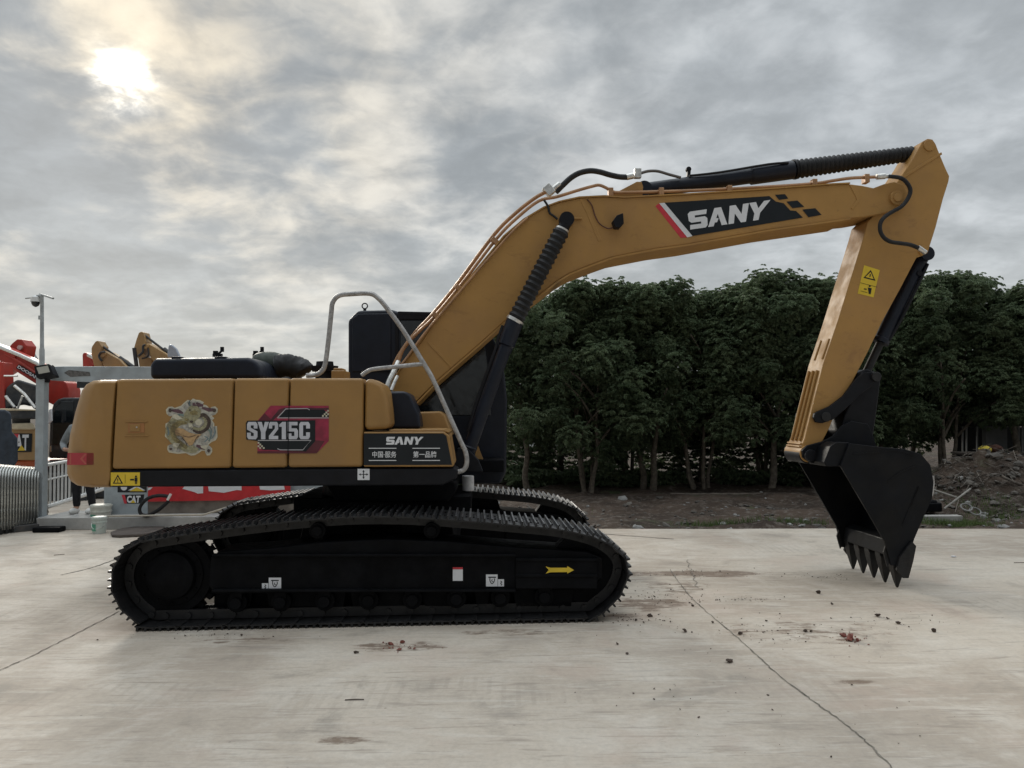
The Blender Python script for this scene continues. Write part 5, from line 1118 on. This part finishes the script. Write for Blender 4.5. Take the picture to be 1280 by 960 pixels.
# swing gate of vertical bars, receding
sg = thing('bar_gate', 'white barred steel gate leaf standing open behind the grey post', 'gate', (P(58, 600, 12.9).x, 12.9, 0))
ga, gb = Vector((P(58, 600, 12.9).x, 12.9, 0)), Vector((P(136, 600, 16.4).x, 16.4, 0))
ztop = P(60, 581, 12.95).z; zbot = .28
wsteel = mat('white_steel', (.55, .56, .55), .5, var=.1, dust_or_sheen=.2)
for zz1, rr_, nm in ((ztop, .028, 'top_rail'), (zbot, .04, 'bottom_rail')):
    bm = B(); tube(bm, [ga+Vector((0, 0, zz1)), gb+Vector((0, 0, zz1))], rr_, 8); link(nm, rel(bm, sg), wsteel, sg)
nb = 20; bb_ = B(); tube(bb_, [(0, 0, zbot), (0, 0, ztop)], .017, 8); bme = bpy.data.meshes.new('bar'); bb_.to_mesh(bme); bb_.free(); bme.materials.append(wsteel)
for k in range(nb):
    o = bpy.data.objects.new('bar', bme); COL.objects.link(o); o.parent = sg; o.location = (gb-ga)*(k/(nb-1))
bm = B(); tube(bm, [ga+Vector((0, 0, ztop-.25)), gb+Vector((0, 0, ztop-.25))], .016, 8); link('middle_rail', rel(bm, sg), wsteel, sg)
bm = B(); q = P(64, 660, 12.1); box(bm, (q.x, 12.05, .04), (.42, .2, .08)); o = link('dark_block', bm, UND, None, .02); tag(o, 'dark low wheel block on the slab at the foot of the gate post', 'block')
# camera pole
cp = root_at('camera_pole', 'thin grey steel pole with crossbar and white dome camera', 'camera pole', 53, 14.0)
zt2 = P(52.5, 369, 14).z
W_(cp, 'pole', lambda b: lathe(b, (cp.location.x, 14, 0), (P(52.5, 369, 14).x, 14, zt2), [(0, .05), (.75, .045), (.76, .035), (1, .03)], 12), GAL)
W_(cp, 'crossbar', lambda b: (tube(b, [P(50, 367.5, 14.1), P(66.5, 373, 13.6)], .018, 8), tube(b, [P(32, 373, 14.3), P(52, 371, 14)], .012, 6), box(b, P(50.5, 397, 14), (.05, .05, .07))), GAL)
W_(cp, 'bracket', lambda b: (tube(b, [P(52, 370, 14), P(46, 370.5, 14), P(44, 373, 14)], .03, 8, 3),), GAL)
def dome(b):
    c = P(44.5, 376, 14); lathe(b, c+Vector((0, 0, .10)), c-Vector((0, 0, .02)), [(0, .03), (.3, .075), (1, .085)], 20)
W_(cp, 'camera_housing', dome, mat('camera_white', (.66, .66, .64), .4))
def dome2(b):
    c = P(44.5, 377, 14); lathe(b, c, c-Vector((0, 0, .10)), [(0, .072), (.4, .068), (.75, .05), (.95, .02), (1, .005)], 20)
W_(cp, 'camera_dome', dome2, GLS)
# far street lamp
st = root_at('street_lamp', 'tiny curved street lamp far behind the gate', 'street lamp', 48, 70)
W_(st, 'pole', lambda b: tube(b, [P(48.5, 520, 70), P(48.3, 460, 70), P(46.5, 449, 70), P(43.5, 443.5, 70)], .07, 6, 3), GAL)
W_(st, 'lamp_head', lambda b: tube(b, [P(43.5, 443.5, 70), P(41.3, 442.8, 70)], .12, 6), GAL)
# --- parked red excavator (lettered boom)
def machine_body(root, x, y, m, cabm=DKM, wid=2.6, ln=4.0, z0=1.0):
    bm = B(); box(bm, (x, y, z0+.45), (ln, wid, .9)); link('body', rel(bm, root), m, root, .08)
    for s in (-1, 1):
        bm = B(); prism3(bm, [(x-ln*.5, y+s*1.1-.28, .12), (x-ln*.42, y+s*1.1-.28, 0), (x+ln*.42, y+s*1.1-.28, 0), (x+ln*.5, y+s*1.1-.28, .12), (x+ln*.52, y+s*1.1-.28, .5), (x+ln*.42, y+s*1.1-.28, .8), (x-ln*.42, y+s*1.1-.28, .8), (x-ln*.52, y+s*1.1-.28, .5)], (0, .56, 0))
        link('crawler_track', rel(bm, root), DKM, root, .06)
    bm = B(); cyl(bm, (x, y, .9), (0, 0, 1), .6, .3, 24); link('turntable', rel(bm, root), DKM, root)
YR = 17.5
rx = root_at('red_excavator', 'red excavator with white lettering on its lowered boom behind the gate', 'excavator', 70, YR)
W_(rx, 'boom', lambda b: wp(b, [(-70, 420), (-40, 420), (0, 433), (26, 445), (46, 455), (63, 469), (76, 474), (83, 479), (86, 488), (85, 502), (70, 508), (60, 503), (48, 482), (21, 465), (0, 451), (-40, 440), (-70, 436)], YR, .5), RDP, .02)
bo_ = [c for c in rx.children][-1]
W_(rx, 'pipe', lambda b: tube(b, [P(-60, 418, YR), P(0, 434, YR-.03), P(26, 444.5, YR-.03), P(46, 454, YR-.03), P(60, 464, YR-.03)], .045, 8), SIL, parent=bo_)
W_(rx, 'boom_rib', lambda b: (tube(b, [P(6, 442, YR-.01), P(26, 453, YR-.01), P(44, 466, YR-.01)], .03, 6), tube(b, [P(0, 436, YR-.01), P(20, 446, YR-.01)], .04, 6)), RDP, parent=bo_)
zr = lambda pts: Z(0, 420, 9.6, pts)
dd = decal('boom_decal', bo_, [(0, [zr([(225, 340), (480, 490), (470, 540), (190, 385)])]), (1, text_polys('DOOSAN', zr([(225, 350), (465, 492), (450, 528), (205, 380)]), .04))], [DVB, WHT], lambda x, y: P(x, y, YR-.02)-Vector(rx.location), (0, -1, 0), label='black strip with white lettering')
W_(rx, 'arm', lambda b: wp(b, [(9, 436), (15, 429), (21, 424), (27, 424), (30, 428), (33, 432), (31.5, 440), (30, 447), (24, 455), (0, 470), (-8, 465)], YR+.6, .4), RDP, .02)
W_(rx, 'pin', lambda b: cyl(b, P(25.5, 434.5, YR+.58), (0, 1, 0), .055, .08, 16), SIL)
machine_body(rx, P(118, 600, YR).x, YR+.6, ORP, ln=3.6, z0=-.12)
W_(rx, 'cab', lambda b: wpr(b, [(61, 573), (63, 518), (67, 505), (73, 499), (80, 497), (125, 497), (125, 573)], YR-.3, 1.1), DKM, .05)
cb = [c for c in rx.children][-1]
W_(rx, 'window', lambda b: wp(b, [(64.5, 556), (66, 520), (70, 508), (76, 502), (92, 501), (91, 556)], YR-.32, .03), GLS, .01, parent=cb)
W_(rx, 'mirror', lambda b: wp(b, [(61, 512), (64, 511), (64.5, 526), (61, 530), (59.5, 528)], YR-.6, .05), WHT, .01)
W_(rx, 'door_handle', lambda b: wp(b, [(62, 558), (64, 557), (64, 564), (62.5, 565)], YR-.34, .03), SIL, parent=cb)
W_(rx, 'boom_cylinder', lambda b: (tube(b, [P(30, 484, YR-.2), P(47, 510, YR-.2)], .06, 8), tube(b, [P(8, 497, YR-.3), P(20, 514, YR-.3)], .05, 8)), SIL)
# red post / arm at the very left edge
W_(rx, 'dipper', lambda b: wp(b, [(-10, 452), (3.5, 452.5), (6.5, 513), (-10, 514)], YR-.8, .35), RDP, .02)
# --- tan excavator behind the post, lettered counterweight
YT = 15.5
tx = root_at('tan_excavator', 'tan excavator seen from behind with a square lettered counterweight, left of the gate post', 'excavator', 30, YT)
W_(tx, 'counterweight', lambda b: wpr(b, [(14, 575), (14, 530), (40, 530), (43, 532), (44, 536), (44.5, 574), (42, 575.5)], YT, 1.5), TAN, .06)
cwt = [c for c in tx.children][-1]
W_(tx, 'rim', lambda b: wpr(b, [(15, 537), (15, 529), (40, 528.5), (43.5, 531), (44.5, 537)], YT-.05, .2), mat('cream_paint', (.55, .47, .33), .5, var=.15), .03, parent=cwt)
zc = lambda pts: Z(0, 500, 9.6, pts)
decal('counterweight_decal', cwt, [(0, [zc([(160, 400), (390, 402), (382, 622), (150, 625)])]), (2, [zc([(165, 405), (232, 405), (240, 440), (200, 470), (165, 465)])]), (1, text_polys('CAT', zc([(110, 415), (350, 412), (345, 608), (105, 610)]), .03)), (3, [zc([(215, 608), (262, 540), (310, 606)])])], [DVB, WHT, RED, YST], lambda x, y: P(x, y, YT)-Vector(tx.location), (0, -1, 0), label='black square with white capital letters and yellow triangle', base=.01)
W_(tx, 'upper_deck', lambda b: (wpr(b, [(-30, 512), (46, 512), (48, 520), (46, 524), (-30, 524)], YT-.1, 2.0), wpr(b, rect(15, 521, 38, 530), YT+.1, 1.2)), DKM, .03)
W_(tx, 'deck_edge', lambda b: wpr(b, [(-30, 510.5), (8, 510.5), (48, 512), (47, 513.5), (-30, 513)], YT-.12, .1), mat('cream_paint', (.5, .4, .3)), .01)
W_(tx, 'deck_rail', lambda b: (tube(b, [P(18, 482, YT+.5), P(30, 492, YT+.5), P(44, 510, YT+.5)], .03, 6), tube(b, [P(7, 495, YT+.4), P(18, 509, YT+.4)], .03, 6), tube(b, [P(5, 470, YT+.5), P(22, 470, YT+.5)], .02, 6), tube(b, [P(28, 495, YT+.2), P(22, 511, YT+.2)], .02, 6)), SIL)
W_(tx, 'engine_cover', lambda b: (wpr(b, [(6, 498), (8, 484), (22, 474), (48, 482), (48, 500), (40, 508), (30, 505), (6, 512)], YT+1.2, .8),), DKM, .05)
W_(tx, 'lower_body', lambda b: (wpr(b, [(16, 576), (44, 574), (60, 576), (60, 590), (12, 590)], YT+.3, 1.6),), ORP, .05)
W_(tx, 'crawler_track', lambda b: (wpr(b, [(0, 592), (100, 592), (110, 600), (110, 632), (100, 640), (0, 640)], YT+.9, 1.2),), DKM, .06)
# dark figure-like tarp at the left edge
tp_ = thing('tarpaulin', 'dark navy tarpaulin draped over gear at the left edge of the yard', 'tarpaulin', (P(5, 600, 14.3).x, 14.3, 0))
W_(tp_, 'cloth', lambda b: wpr(b, [(-12, 512), (6, 512), (14, 516), (15, 540), (22, 548), (22.5, 575), (16, 587), (-12, 592)], 14.3, .5), mat('navy_cloth', (.025, .035, .05), .8, var=.3, bump=.3, bscale=6), .05)
bm = B(); wp(bm, [(-12, 590), (18, 586), (18, 645), (-12, 647)], 14.35, .4); link('stand', rel(bm, tp_), DKM, tp_, .03)
# booms of three more machines over the booth roof
def far_machine(name, label, Y, parts_, bodypx, m):
    t = root_at(name, label, 'excavator', bodypx, Y, None)
    for nm, f, mm, bv in parts_: W_(t, nm, f, mm, bv)
    machine_body(t, P(bodypx+60, 600, Y).x, Y+.3, m, ln=3.2)
    return t
zy = lambda pts: Z(90, 400, 8, pts)
Y1 = 20.0
ext = lambda pts: pts
far_machine('tan_digger', 'tan excavator whose lower folded boom pokes over the booth roof beside the red tip', Y1,
  [('arm', lambda b: wp(b, zy([(192, 285), (200, 260), (232, 215), (250, 206), (268, 210), (278, 232), (300, 262), (292, 300), (278, 330), (282, 380), (300, 420), (330, 600), (250, 600), (194, 352)]), Y1, .35), TAN, .02),
   ('boom', lambda b: wp(b, zy([(276, 345), (296, 312), (330, 312), (420, 365), (470, 392), (545, 470), (700, 640), (640, 1600), (480, 1600), (500, 700), (330, 520), (300, 420)]), Y1-.1, .5), TAN, .02),
   ('boom_joint', lambda b: (cyl(b, P(*zy([(312, 345)])[0], Y1-.12), (0, 1, 0), .07, .06, 16),), TAN, .005),
   ('arm_cylinder', lambda b: (tube(b, [P(*zy([(275, 240)])[0], Y1+.1), P(*zy([(475, 388)])[0], Y1+.1)], .03, 8), tube(b, [P(*zy([(470, 382)])[0], Y1+.1), P(*zy([(610, 480)])[0], Y1+.1)], .075, 10)), DKM, 0),
   ('hose', lambda b: tube(b, [P(*p, Y1-.15) for p in zy([(330, 318), (285, 330), (272, 370), (300, 410)])], .03, 6, 4), DKM, 0)], 160, TAN)
Y2 = 19.0
far_machine('tan_digger', 'tan excavator with the tallest folded boom over the booth roof, beside the black hood', Y2,
  [('arm', lambda b: wp(b, zy([(618, 275), (640, 200), (665, 128), (688, 114), (712, 122), (722, 160), (738, 220), (712, 290), (722, 350), (770, 378), (800, 372), (800, 600), (690, 600), (660, 390), (632, 320)]), Y2, .35), TAN, .02),
   ('boom', lambda b: wp(b, zy([(712, 262), (735, 236), (762, 234), (860, 290), (965, 352), (1100, 470), (1200, 1500), (1060, 1500), (960, 620), (820, 430), (790, 385), (760, 310), (740, 280)]), Y2-.1, .5), TAN, .02),
   ('boom_joint', lambda b: (cyl(b, P(*zy([(738, 262)])[0], Y2-.12), (0, 1, 0), .07, .06, 16),), TAN, .005),
   ('arm_cylinder', lambda b: (tube(b, [P(*zy([(715, 145)])[0], Y2+.1), P(*zy([(920, 300)])[0], Y2+.1)], .03, 8), tube(b, [P(*zy([(915, 295)])[0], Y2+.1), P(*zy([(1040, 390)])[0], Y2+.1)], .07, 10)), DKM, 0),
   ('bucket_cylinder', lambda b: tube(b, [P(*zy([(622, 280)])[0], Y2), P(*zy([(650, 490)])[0], Y2)], .05, 8), DKM, 0),
   ('hose', lambda b: (tube(b, [P(*p, Y2-.15) for p in zy([(735, 250), (712, 262), (708, 320), (665, 360)])], .03, 6, 4), tube(b, [P(*p, Y2-.12) for p in zy([(760, 280), (765, 350), (740, 375), (700, 385)])], .022, 6, 4)), DKM, 0)], 250, TAN)
Y3 = 21.0
far_machine('red_digger', 'red excavator showing only its boom tip over the left end of the booth roof', Y3,
  [('arm', lambda b: wp(b, zy([(102, 352), (108, 332), (130, 325), (158, 335), (170, 370), (210, 440), (240, 620), (110, 620)]), Y3, .35), RDP, .02),
   ('boom', lambda b: wp(b, zy([(165, 372), (200, 378), (400, 470), (620, 600), (600, 1700), (480, 1700), (430, 640), (240, 480), (190, 430)]), Y3-.1, .5), RDP, .02),
   ('arm_cylinder', lambda b: (tube(b, [P(*zy([(160, 350)])[0], Y3-.2), P(*zy([(400, 470)])[0], Y3-.2)], .05, 8),), SIL, 0)], 120, RDP)

# --- pails, hose, mat, plank
def pail(x, y, r, h, label, bodycol, green, group=None):
    t = thing('paint_pail', label, 'pail', (x, y, 0), 0, group)
    bm = B(); lathe(bm, (0, 0, 0), (0, 0, h), [(0, r*.86), (.02, r*.88), (.7, r*.97), (.71, r*1.04), (.76, r*1.04), (.77, r*.98), (.93, r), (1, r)], 24); link('body', bm, bodycol, t)
    bm = B(); lathe(bm, (0, 0, h-.03), (0, 0, h+.015), [(0, r*1.05), (.7, r*1.07), (.75, r*1.0), (1, r*.98)], 24); link('lid', bm, bodycol, t)
    bm = B(); n = 12; a0 = math.pi*1.15
    for zz0, zz1 in ((h*.18, h*.62),):
        va = [(bm.verts.new((math.cos(a0+k*.1)*r*.962+0, math.sin(a0+k*.1)*r*.962, zz0)), bm.verts.new((math.cos(a0+k*.1)*r*.985, math.sin(a0+k*.1)*r*.985, zz1))) for k in range(n)]
        for a, b in zip(va, va[1:]): bm.faces.new((a[0], b[0], b[1], a[1]))
    link('label_band', bm, green, t)
    bm = B(); tube(bm, [(math.cos(a)*r*1.04, math.sin(a)*r*1.04*.9-.0, h*.72-math.sin(k*math.pi/8)*.10) for k, a in enumerate([math.pi+j*math.pi/8 for j in range(9)])], .005, 6); link('handle', bm, SIL, t)
PW = mat('pail_white', (.55, .56, .50), .5, var=.1, dust_or_sheen=.3); PG = mat('pail_green', (.09, .30, .20), .5, var=.15)
q = GP(121, 661); pail(q.x, q.y+.12, .155, .36, 'taller cream paint pail with lid standing against the kerb', PW, PG, 'paint pails by the kerb')
q = GP(126, 665); pail(q.x+.04, q.y-.12, .105, .24, 'small whitish paint pail with green label in front of the taller one', mat('pail_pale', (.50, .56, .52), .4, var=.1, dust_or_sheen=.2), PG, 'paint pails by the kerb')
hz = 12.2
o = world_thing_tube('black_hose', 'looped black hose with a silver end lying on the kerb behind the track', 'hose', [P(x, y, hz) for x, y in [(211, 620.5), (200, 619.5), (190, 621), (182, 625), (176, 632), (174.5, 638), (177, 643), (184, 644.5), (192, 641), (200, 636), (207, 630), (211, 626)]], .028, RUB, 5)
world_thing_tube('silver_pipe_end', 'short silver pipe end pointing up beside the looped black hose', 'pipe end', [P(209.5, 625, hz-.05), P(213.5, 617.5, hz-.05)], .022, mat('bright_steel', (.75, .75, .73), .35, metal=.6))
world_thing_tube('thin_pipe', 'long thin pale pipe lying along the kerb and sloping up to the right', 'pipe', [P(127, 645.5, 12.1), P(190, 644.5, 12.1), P(254, 643.5, 12.1), P(285, 634, 12.0), P(320, 622, 11.9)], .015, mat('pale_pipe', (.42, .38, .31), .6), 0)
q = GP(168, 668); bm = B()
pp = [GP(138, 668.5), GP(152, 663.5), GP(176, 660.5), GP(206, 660), (GP(204, 666)), GP(180, 671), GP(150, 672.5), GP(140, 672)]
prism3(bm, [Vector((p.x, p.y, .001)) for p in pp], (0, 0, .045)); tag(link('rubber_mat', bm, mat('brown_rubber', (.085, .07, .06), .85, var=.3, bump=.4), None, .015, 3), 'flat dark brown rubber mat on the slab behind the sprocket', 'mat')

# --- the person behind the counterweight
def person():
    Yp = 12.75; c = P(104, 600, Yp); base = Vector((c.x, Yp, z1))
    t = thing('person', 'person in black trousers and grey jacket standing behind the counterweight', 'person', base)
    V_ = {}; 
    J = [('pelvis', (0, 0, .93), .125), ('spine', (0, .01, 1.15), .12), ('chest', (0, .0, 1.34), .135), ('neck', (0, .0, 1.48), .055), ('headb', (0, -.01, 1.56), .075), ('headm', (0, -.02, 1.64), .09), ('headt', (0, -.01, 1.72), .06),
         ('lhip', (-.095, 0, .86), .10), ('lknee', (-.105, -.02, .49), .062), ('lank', (-.11, .02, .09), .045), ('ltoe', (-.12, -.13, .04), .04),
         ('rhip', (.095, 0, .86), .10), ('rknee', (.12, -.03, .49), .062), ('rank', (.14, .04, .09), .045), ('rtoe', (.16, -.10, .04), .04),
         ('lsh', (-.19, 0, 1.40), .065), ('lel', (-.36, .03, 1.14), .045), ('lwr', (-.20, -.20, 1.06), .032), ('lhand', (-.12, -.24, 1.05), .032),
         ('rsh', (.19, 0, 1.40), .065), ('rel', (.28, .03, 1.12), .045), ('rwr', (.18, -.20, 1.08), .032), ('rhand', (.10, -.24, 1.06), .032)]
    E_ = [('pelvis', 'spine'), ('spine', 'chest'), ('chest', 'neck'), ('neck', 'headb'), ('headb', 'headm'), ('headm', 'headt'), ('pelvis', 'lhip'), ('lhip', 'lknee'), ('lknee', 'lank'), ('lank', 'ltoe'), ('pelvis', 'rhip'), ('rhip', 'rknee'), ('rknee', 'rank'), ('rank', 'rtoe'),
          ('chest', 'lsh'), ('lsh', 'lel'), ('lel', 'lwr'), ('lwr', 'lhand'), ('chest', 'rsh'), ('rsh', 'rel'), ('rel', 'rwr'), ('rwr', 'rhand')]
    ids = {n: i for i, (n, _, _) in enumerate(J)}
    def skinned(name, J_, E2, root, scale=1.0, m=None, lvl=2):
        me = bpy.data.meshes.new(name); me.from_pydata([p for _, p, _ in J_], [(a, b) for a, b in E2], []); me.materials.append(m)
        o = bpy.data.objects.new(name, me); COL.objects.link(o); o.parent = t
        sk = o.modifiers.new('skin', 'SKIN'); sk.use_smooth_shade = True
        for i, (_, _, r) in enumerate(J_):
            sv = me.skin_vertices[0].data[i]; sv.radius = (r*scale, r*scale); sv.use_root = (i == root)
        ss = o.modifiers.new('sub', 'SUBSURF'); ss.levels = lvl; ss.render_levels = lvl; return o
    SKIN = mat('skin', (.38, .22, .15), .6); TR = mat('black_trousers', (.012, .012, .015), .9); JK = mat('grey_jacket', (.22, .24, .25), .8, bump=.3, bscale=8)
    skinned('body', J, [(ids[a], ids[b]) for a, b in E_], 0, 1.0, SKIN)
    def sub(names, E2, nm, m, sc, root=0):
        JJ = [J[ids[n]] for n in names]; k = {n: i for i, n in enumerate(names)}; return skinned(nm, JJ, [(k[a], k[b]) for a, b in E2], root, sc, m)
    sub(['pelvis', 'lhip', 'lknee', 'lank', 'rhip', 'rknee', 'rank'], [('pelvis', 'lhip'), ('lhip', 'lknee'), ('lknee', 'lank'), ('pelvis', 'rhip'), ('rhip', 'rknee'), ('rknee', 'rank')], 'trousers', TR, 1.25)
    sub(['pelvis', 'spine', 'chest', 'lsh', 'lel', 'lwr', 'rsh', 'rel', 'rwr'], [('pelvis', 'spine'), ('spine', 'chest'), ('chest', 'lsh'), ('lsh', 'lel'), ('lel', 'lwr'), ('chest', 'rsh'), ('rsh', 'rel'), ('rel', 'rwr')], 'jacket', JK, 1.28)
    for s, tx_ in ((-1, -.115), (1, .15)):
        bm = B(); r = bmesh.ops.create_icosphere(bm, subdivisions=3, radius=1)
        for v in r['verts']: v.co = Vector((tx_+v.co.x*.052, -.045+v.co.y*.14, .045+max(-.045, v.co.z*.055)))
        link('shoe', bm, mat('white_shoe', (.6, .6, .58), .6), t)
    bm = B(); r = bmesh.ops.create_icosphere(bm, subdivisions=3, radius=1)
    for v in r['verts']: v.co = Vector((v.co.x*.098, .02+v.co.y*.108, 1.70+max(-.06, v.co.z*.085)))
    link('hair', bm, mat('black_hair', (.012, .01, .01), .7), t)
    for s in (-1, 1):
        hw = (s*.11, -.245, 1.055)
        for f in range(5):
            an = -.5+f*.25; bm = B(); b0 = Vector(hw)+Vector((s*.0, -.01, -.02+f*.012)); d = Vector((-s*.02, -.035, -.01)); tube(bm, [b0, b0+d*(.9 if f else .6), b0+d*1.5+Vector((-s*.012, .006, -.016)), b0+d*1.6+Vector((-s*.02, .014, -.03))], .008, 8, 2); link('finger', bm, SKIN, t)
    for s in (-1, 1):
        bm = B(); cyl(bm, (s*.033, -.103, 1.655), (0, 1, 0), .012, .012, 12); link('eye', bm, BLK, t)
    bm = B(); lathe(bm, (0, -.10, 1.655), (0, -.128, 1.62), [(0, .008), (.8, .016), (1, .006)], 8); link('nose', bm, SKIN, t)
person()

# --- clods and dirt fragments on the slab
CLOD = mat('dirt_clod', (.055, .038, .028), .95, var=.4, bump=.5); BRK = mat('brick_red', (.17, .055, .04), .9, var=.4)
GC = 'loose dirt clods on the slab'
named = {(914, 898): 0}
clods = [(1097, 771, .030, CLOD), (1109, 774, .018, CLOD), (1123, 780, .024, CLOD), (1167, 790, .030, CLOD), (911, 828, .026, CLOD), (856, 790, .024, CLOD), (925, 793, .020, CLOD), (891, 779, .016, CLOD), (866, 758, .016, CLOD), (812, 771, .022, CLOD),
         (1007, 790, .018, CLOD), (1014, 790, .014, CLOD), (958, 777, .012, CLOD), (838, 778, .010, CLOD), (975, 768, .010, CLOD), (1063, 800, .045, BRK), (1054, 796, .03, BRK), (1072, 802, .022, BRK), (488, 806, .018, BRK), (503, 804, .02, BRK), (500, 813, .016, BRK), (518, 812, .012, BRK),
         (445, 817, .016, CLOD), (483, 806, .012, CLOD), (900, 715, .014, CLOD), (1023, 742, .03, CLOD), (762, 700, .03, CLOD), (1040, 756, .016, CLOD), (795, 776, .018, CLOD), (302, 795, .014, CLOD), (772, 806, .014, CLOD), (784, 818, .012, CLOD)]
lbl = {(911, 828): 'dark clod lying alone near the long joint, nearest the camera', (1063, 800): 'largest reddish brick crumb on the slab below the bucket', (1167, 790): 'dark clod farthest right on the slab in front of the bucket', (1097, 771): 'dark clod just in front of the bucket teeth, biggest of three'}
r5 = random.Random(31)
for px, py, s, m_ in clods:
    c = GP(px, py); bm = B(); chunk(bm, (0, 0, s*.45), s, r5); bmesh.ops.subdivide_edges(bm, edges=bm.edges, cuts=1)
    for v in bm.verts: v.co += Vector((noise.noise(v.co*60+Vector((px, 0, 0))), noise.noise(v.co*60+Vector((0, px, 0))), noise.noise(v.co*60)))*s*.35
    o = link('dirt_clod' if m_ is CLOD else 'brick_crumb', bm, m_, smooth=False); o.location = (c.x, c.y, 0.004)
    tag(o, lbl.get((px, py), 'small dark dirt clod lying loose on the slab' if m_ is CLOD else 'small reddish brick crumb lying loose on the slab'), 'clod' if m_ is CLOD else 'crumb', GC if m_ is CLOD else 'reddish brick crumbs on the slab')
bm = B()
for cx, cy, sx, sy, n in [(870, 718, .9, .22, 90), (830, 748, .6, .4, 120), (960, 790, .9, .5, 130), (1063, 800, .14, .08, 60), (500, 808, .25, .12, 60), (790, 775, .4, .2, 90), (1110, 778, .5, .3, 40), (250, 795, .8, .1, 40), (700, 720, 1.4, 1.6, 60), (930, 750, .5, .1, 60), (900, 880, 1.2, .6, 40), (1040, 722, .4, .15, 40)]:
    c = GP(cx, cy)
    for i in range(n):
        x, y = c.x+r5.gauss(0, sx*.7)*r5.random()**.5, c.y+r5.gauss(0, sy*.8)*r5.random()**.5
        chunk(bm, (x, y, .006), r5.choice([.002, .003, .003, .004, .005, .008]), r5, 1 if cx in (1063, 500) else 0)
tag(link('crumbs', bm, [CLOD, BRK], smooth=False), 'fine dirt crumbs scattered over the slab around track and bucket', 'crumbs', kind='stuff')
c = GP(1192, 696.5); bm = B(); prism3(bm, [(-.03, -.015, .004), (.03, -.01, .004), (.02, .03, .004), (-.02, .02, .004)], (0, 0, .01)); o = link('paper_scrap', bm, WHT); o.location = (c.x, c.y, 0); tag(o, 'small white paper scrap on the slab right of the bucket', 'paper')
for px, py, a in [(443, 876, .0), (74, 694, .4), (1274, 704, 0)]:
    c = GP(px, py); bm = B(); tube(bm, [(-.06, 0, .006), (0, .008, .006), (.06, 0, .008)], .0035, 6, 3); o = link('twig', bm, CLOD); o.location = (c.x, c.y, 0); o.rotation_euler.z = a
    tag(o, {443: 'thin dark twig on bare slab in front of the tracks', 74: 'thin dark twig on the slab near the concertina gate', 1274: 'thin dark twig on the slab at the far right'}[px], 'twig', 'twigs on the slab')
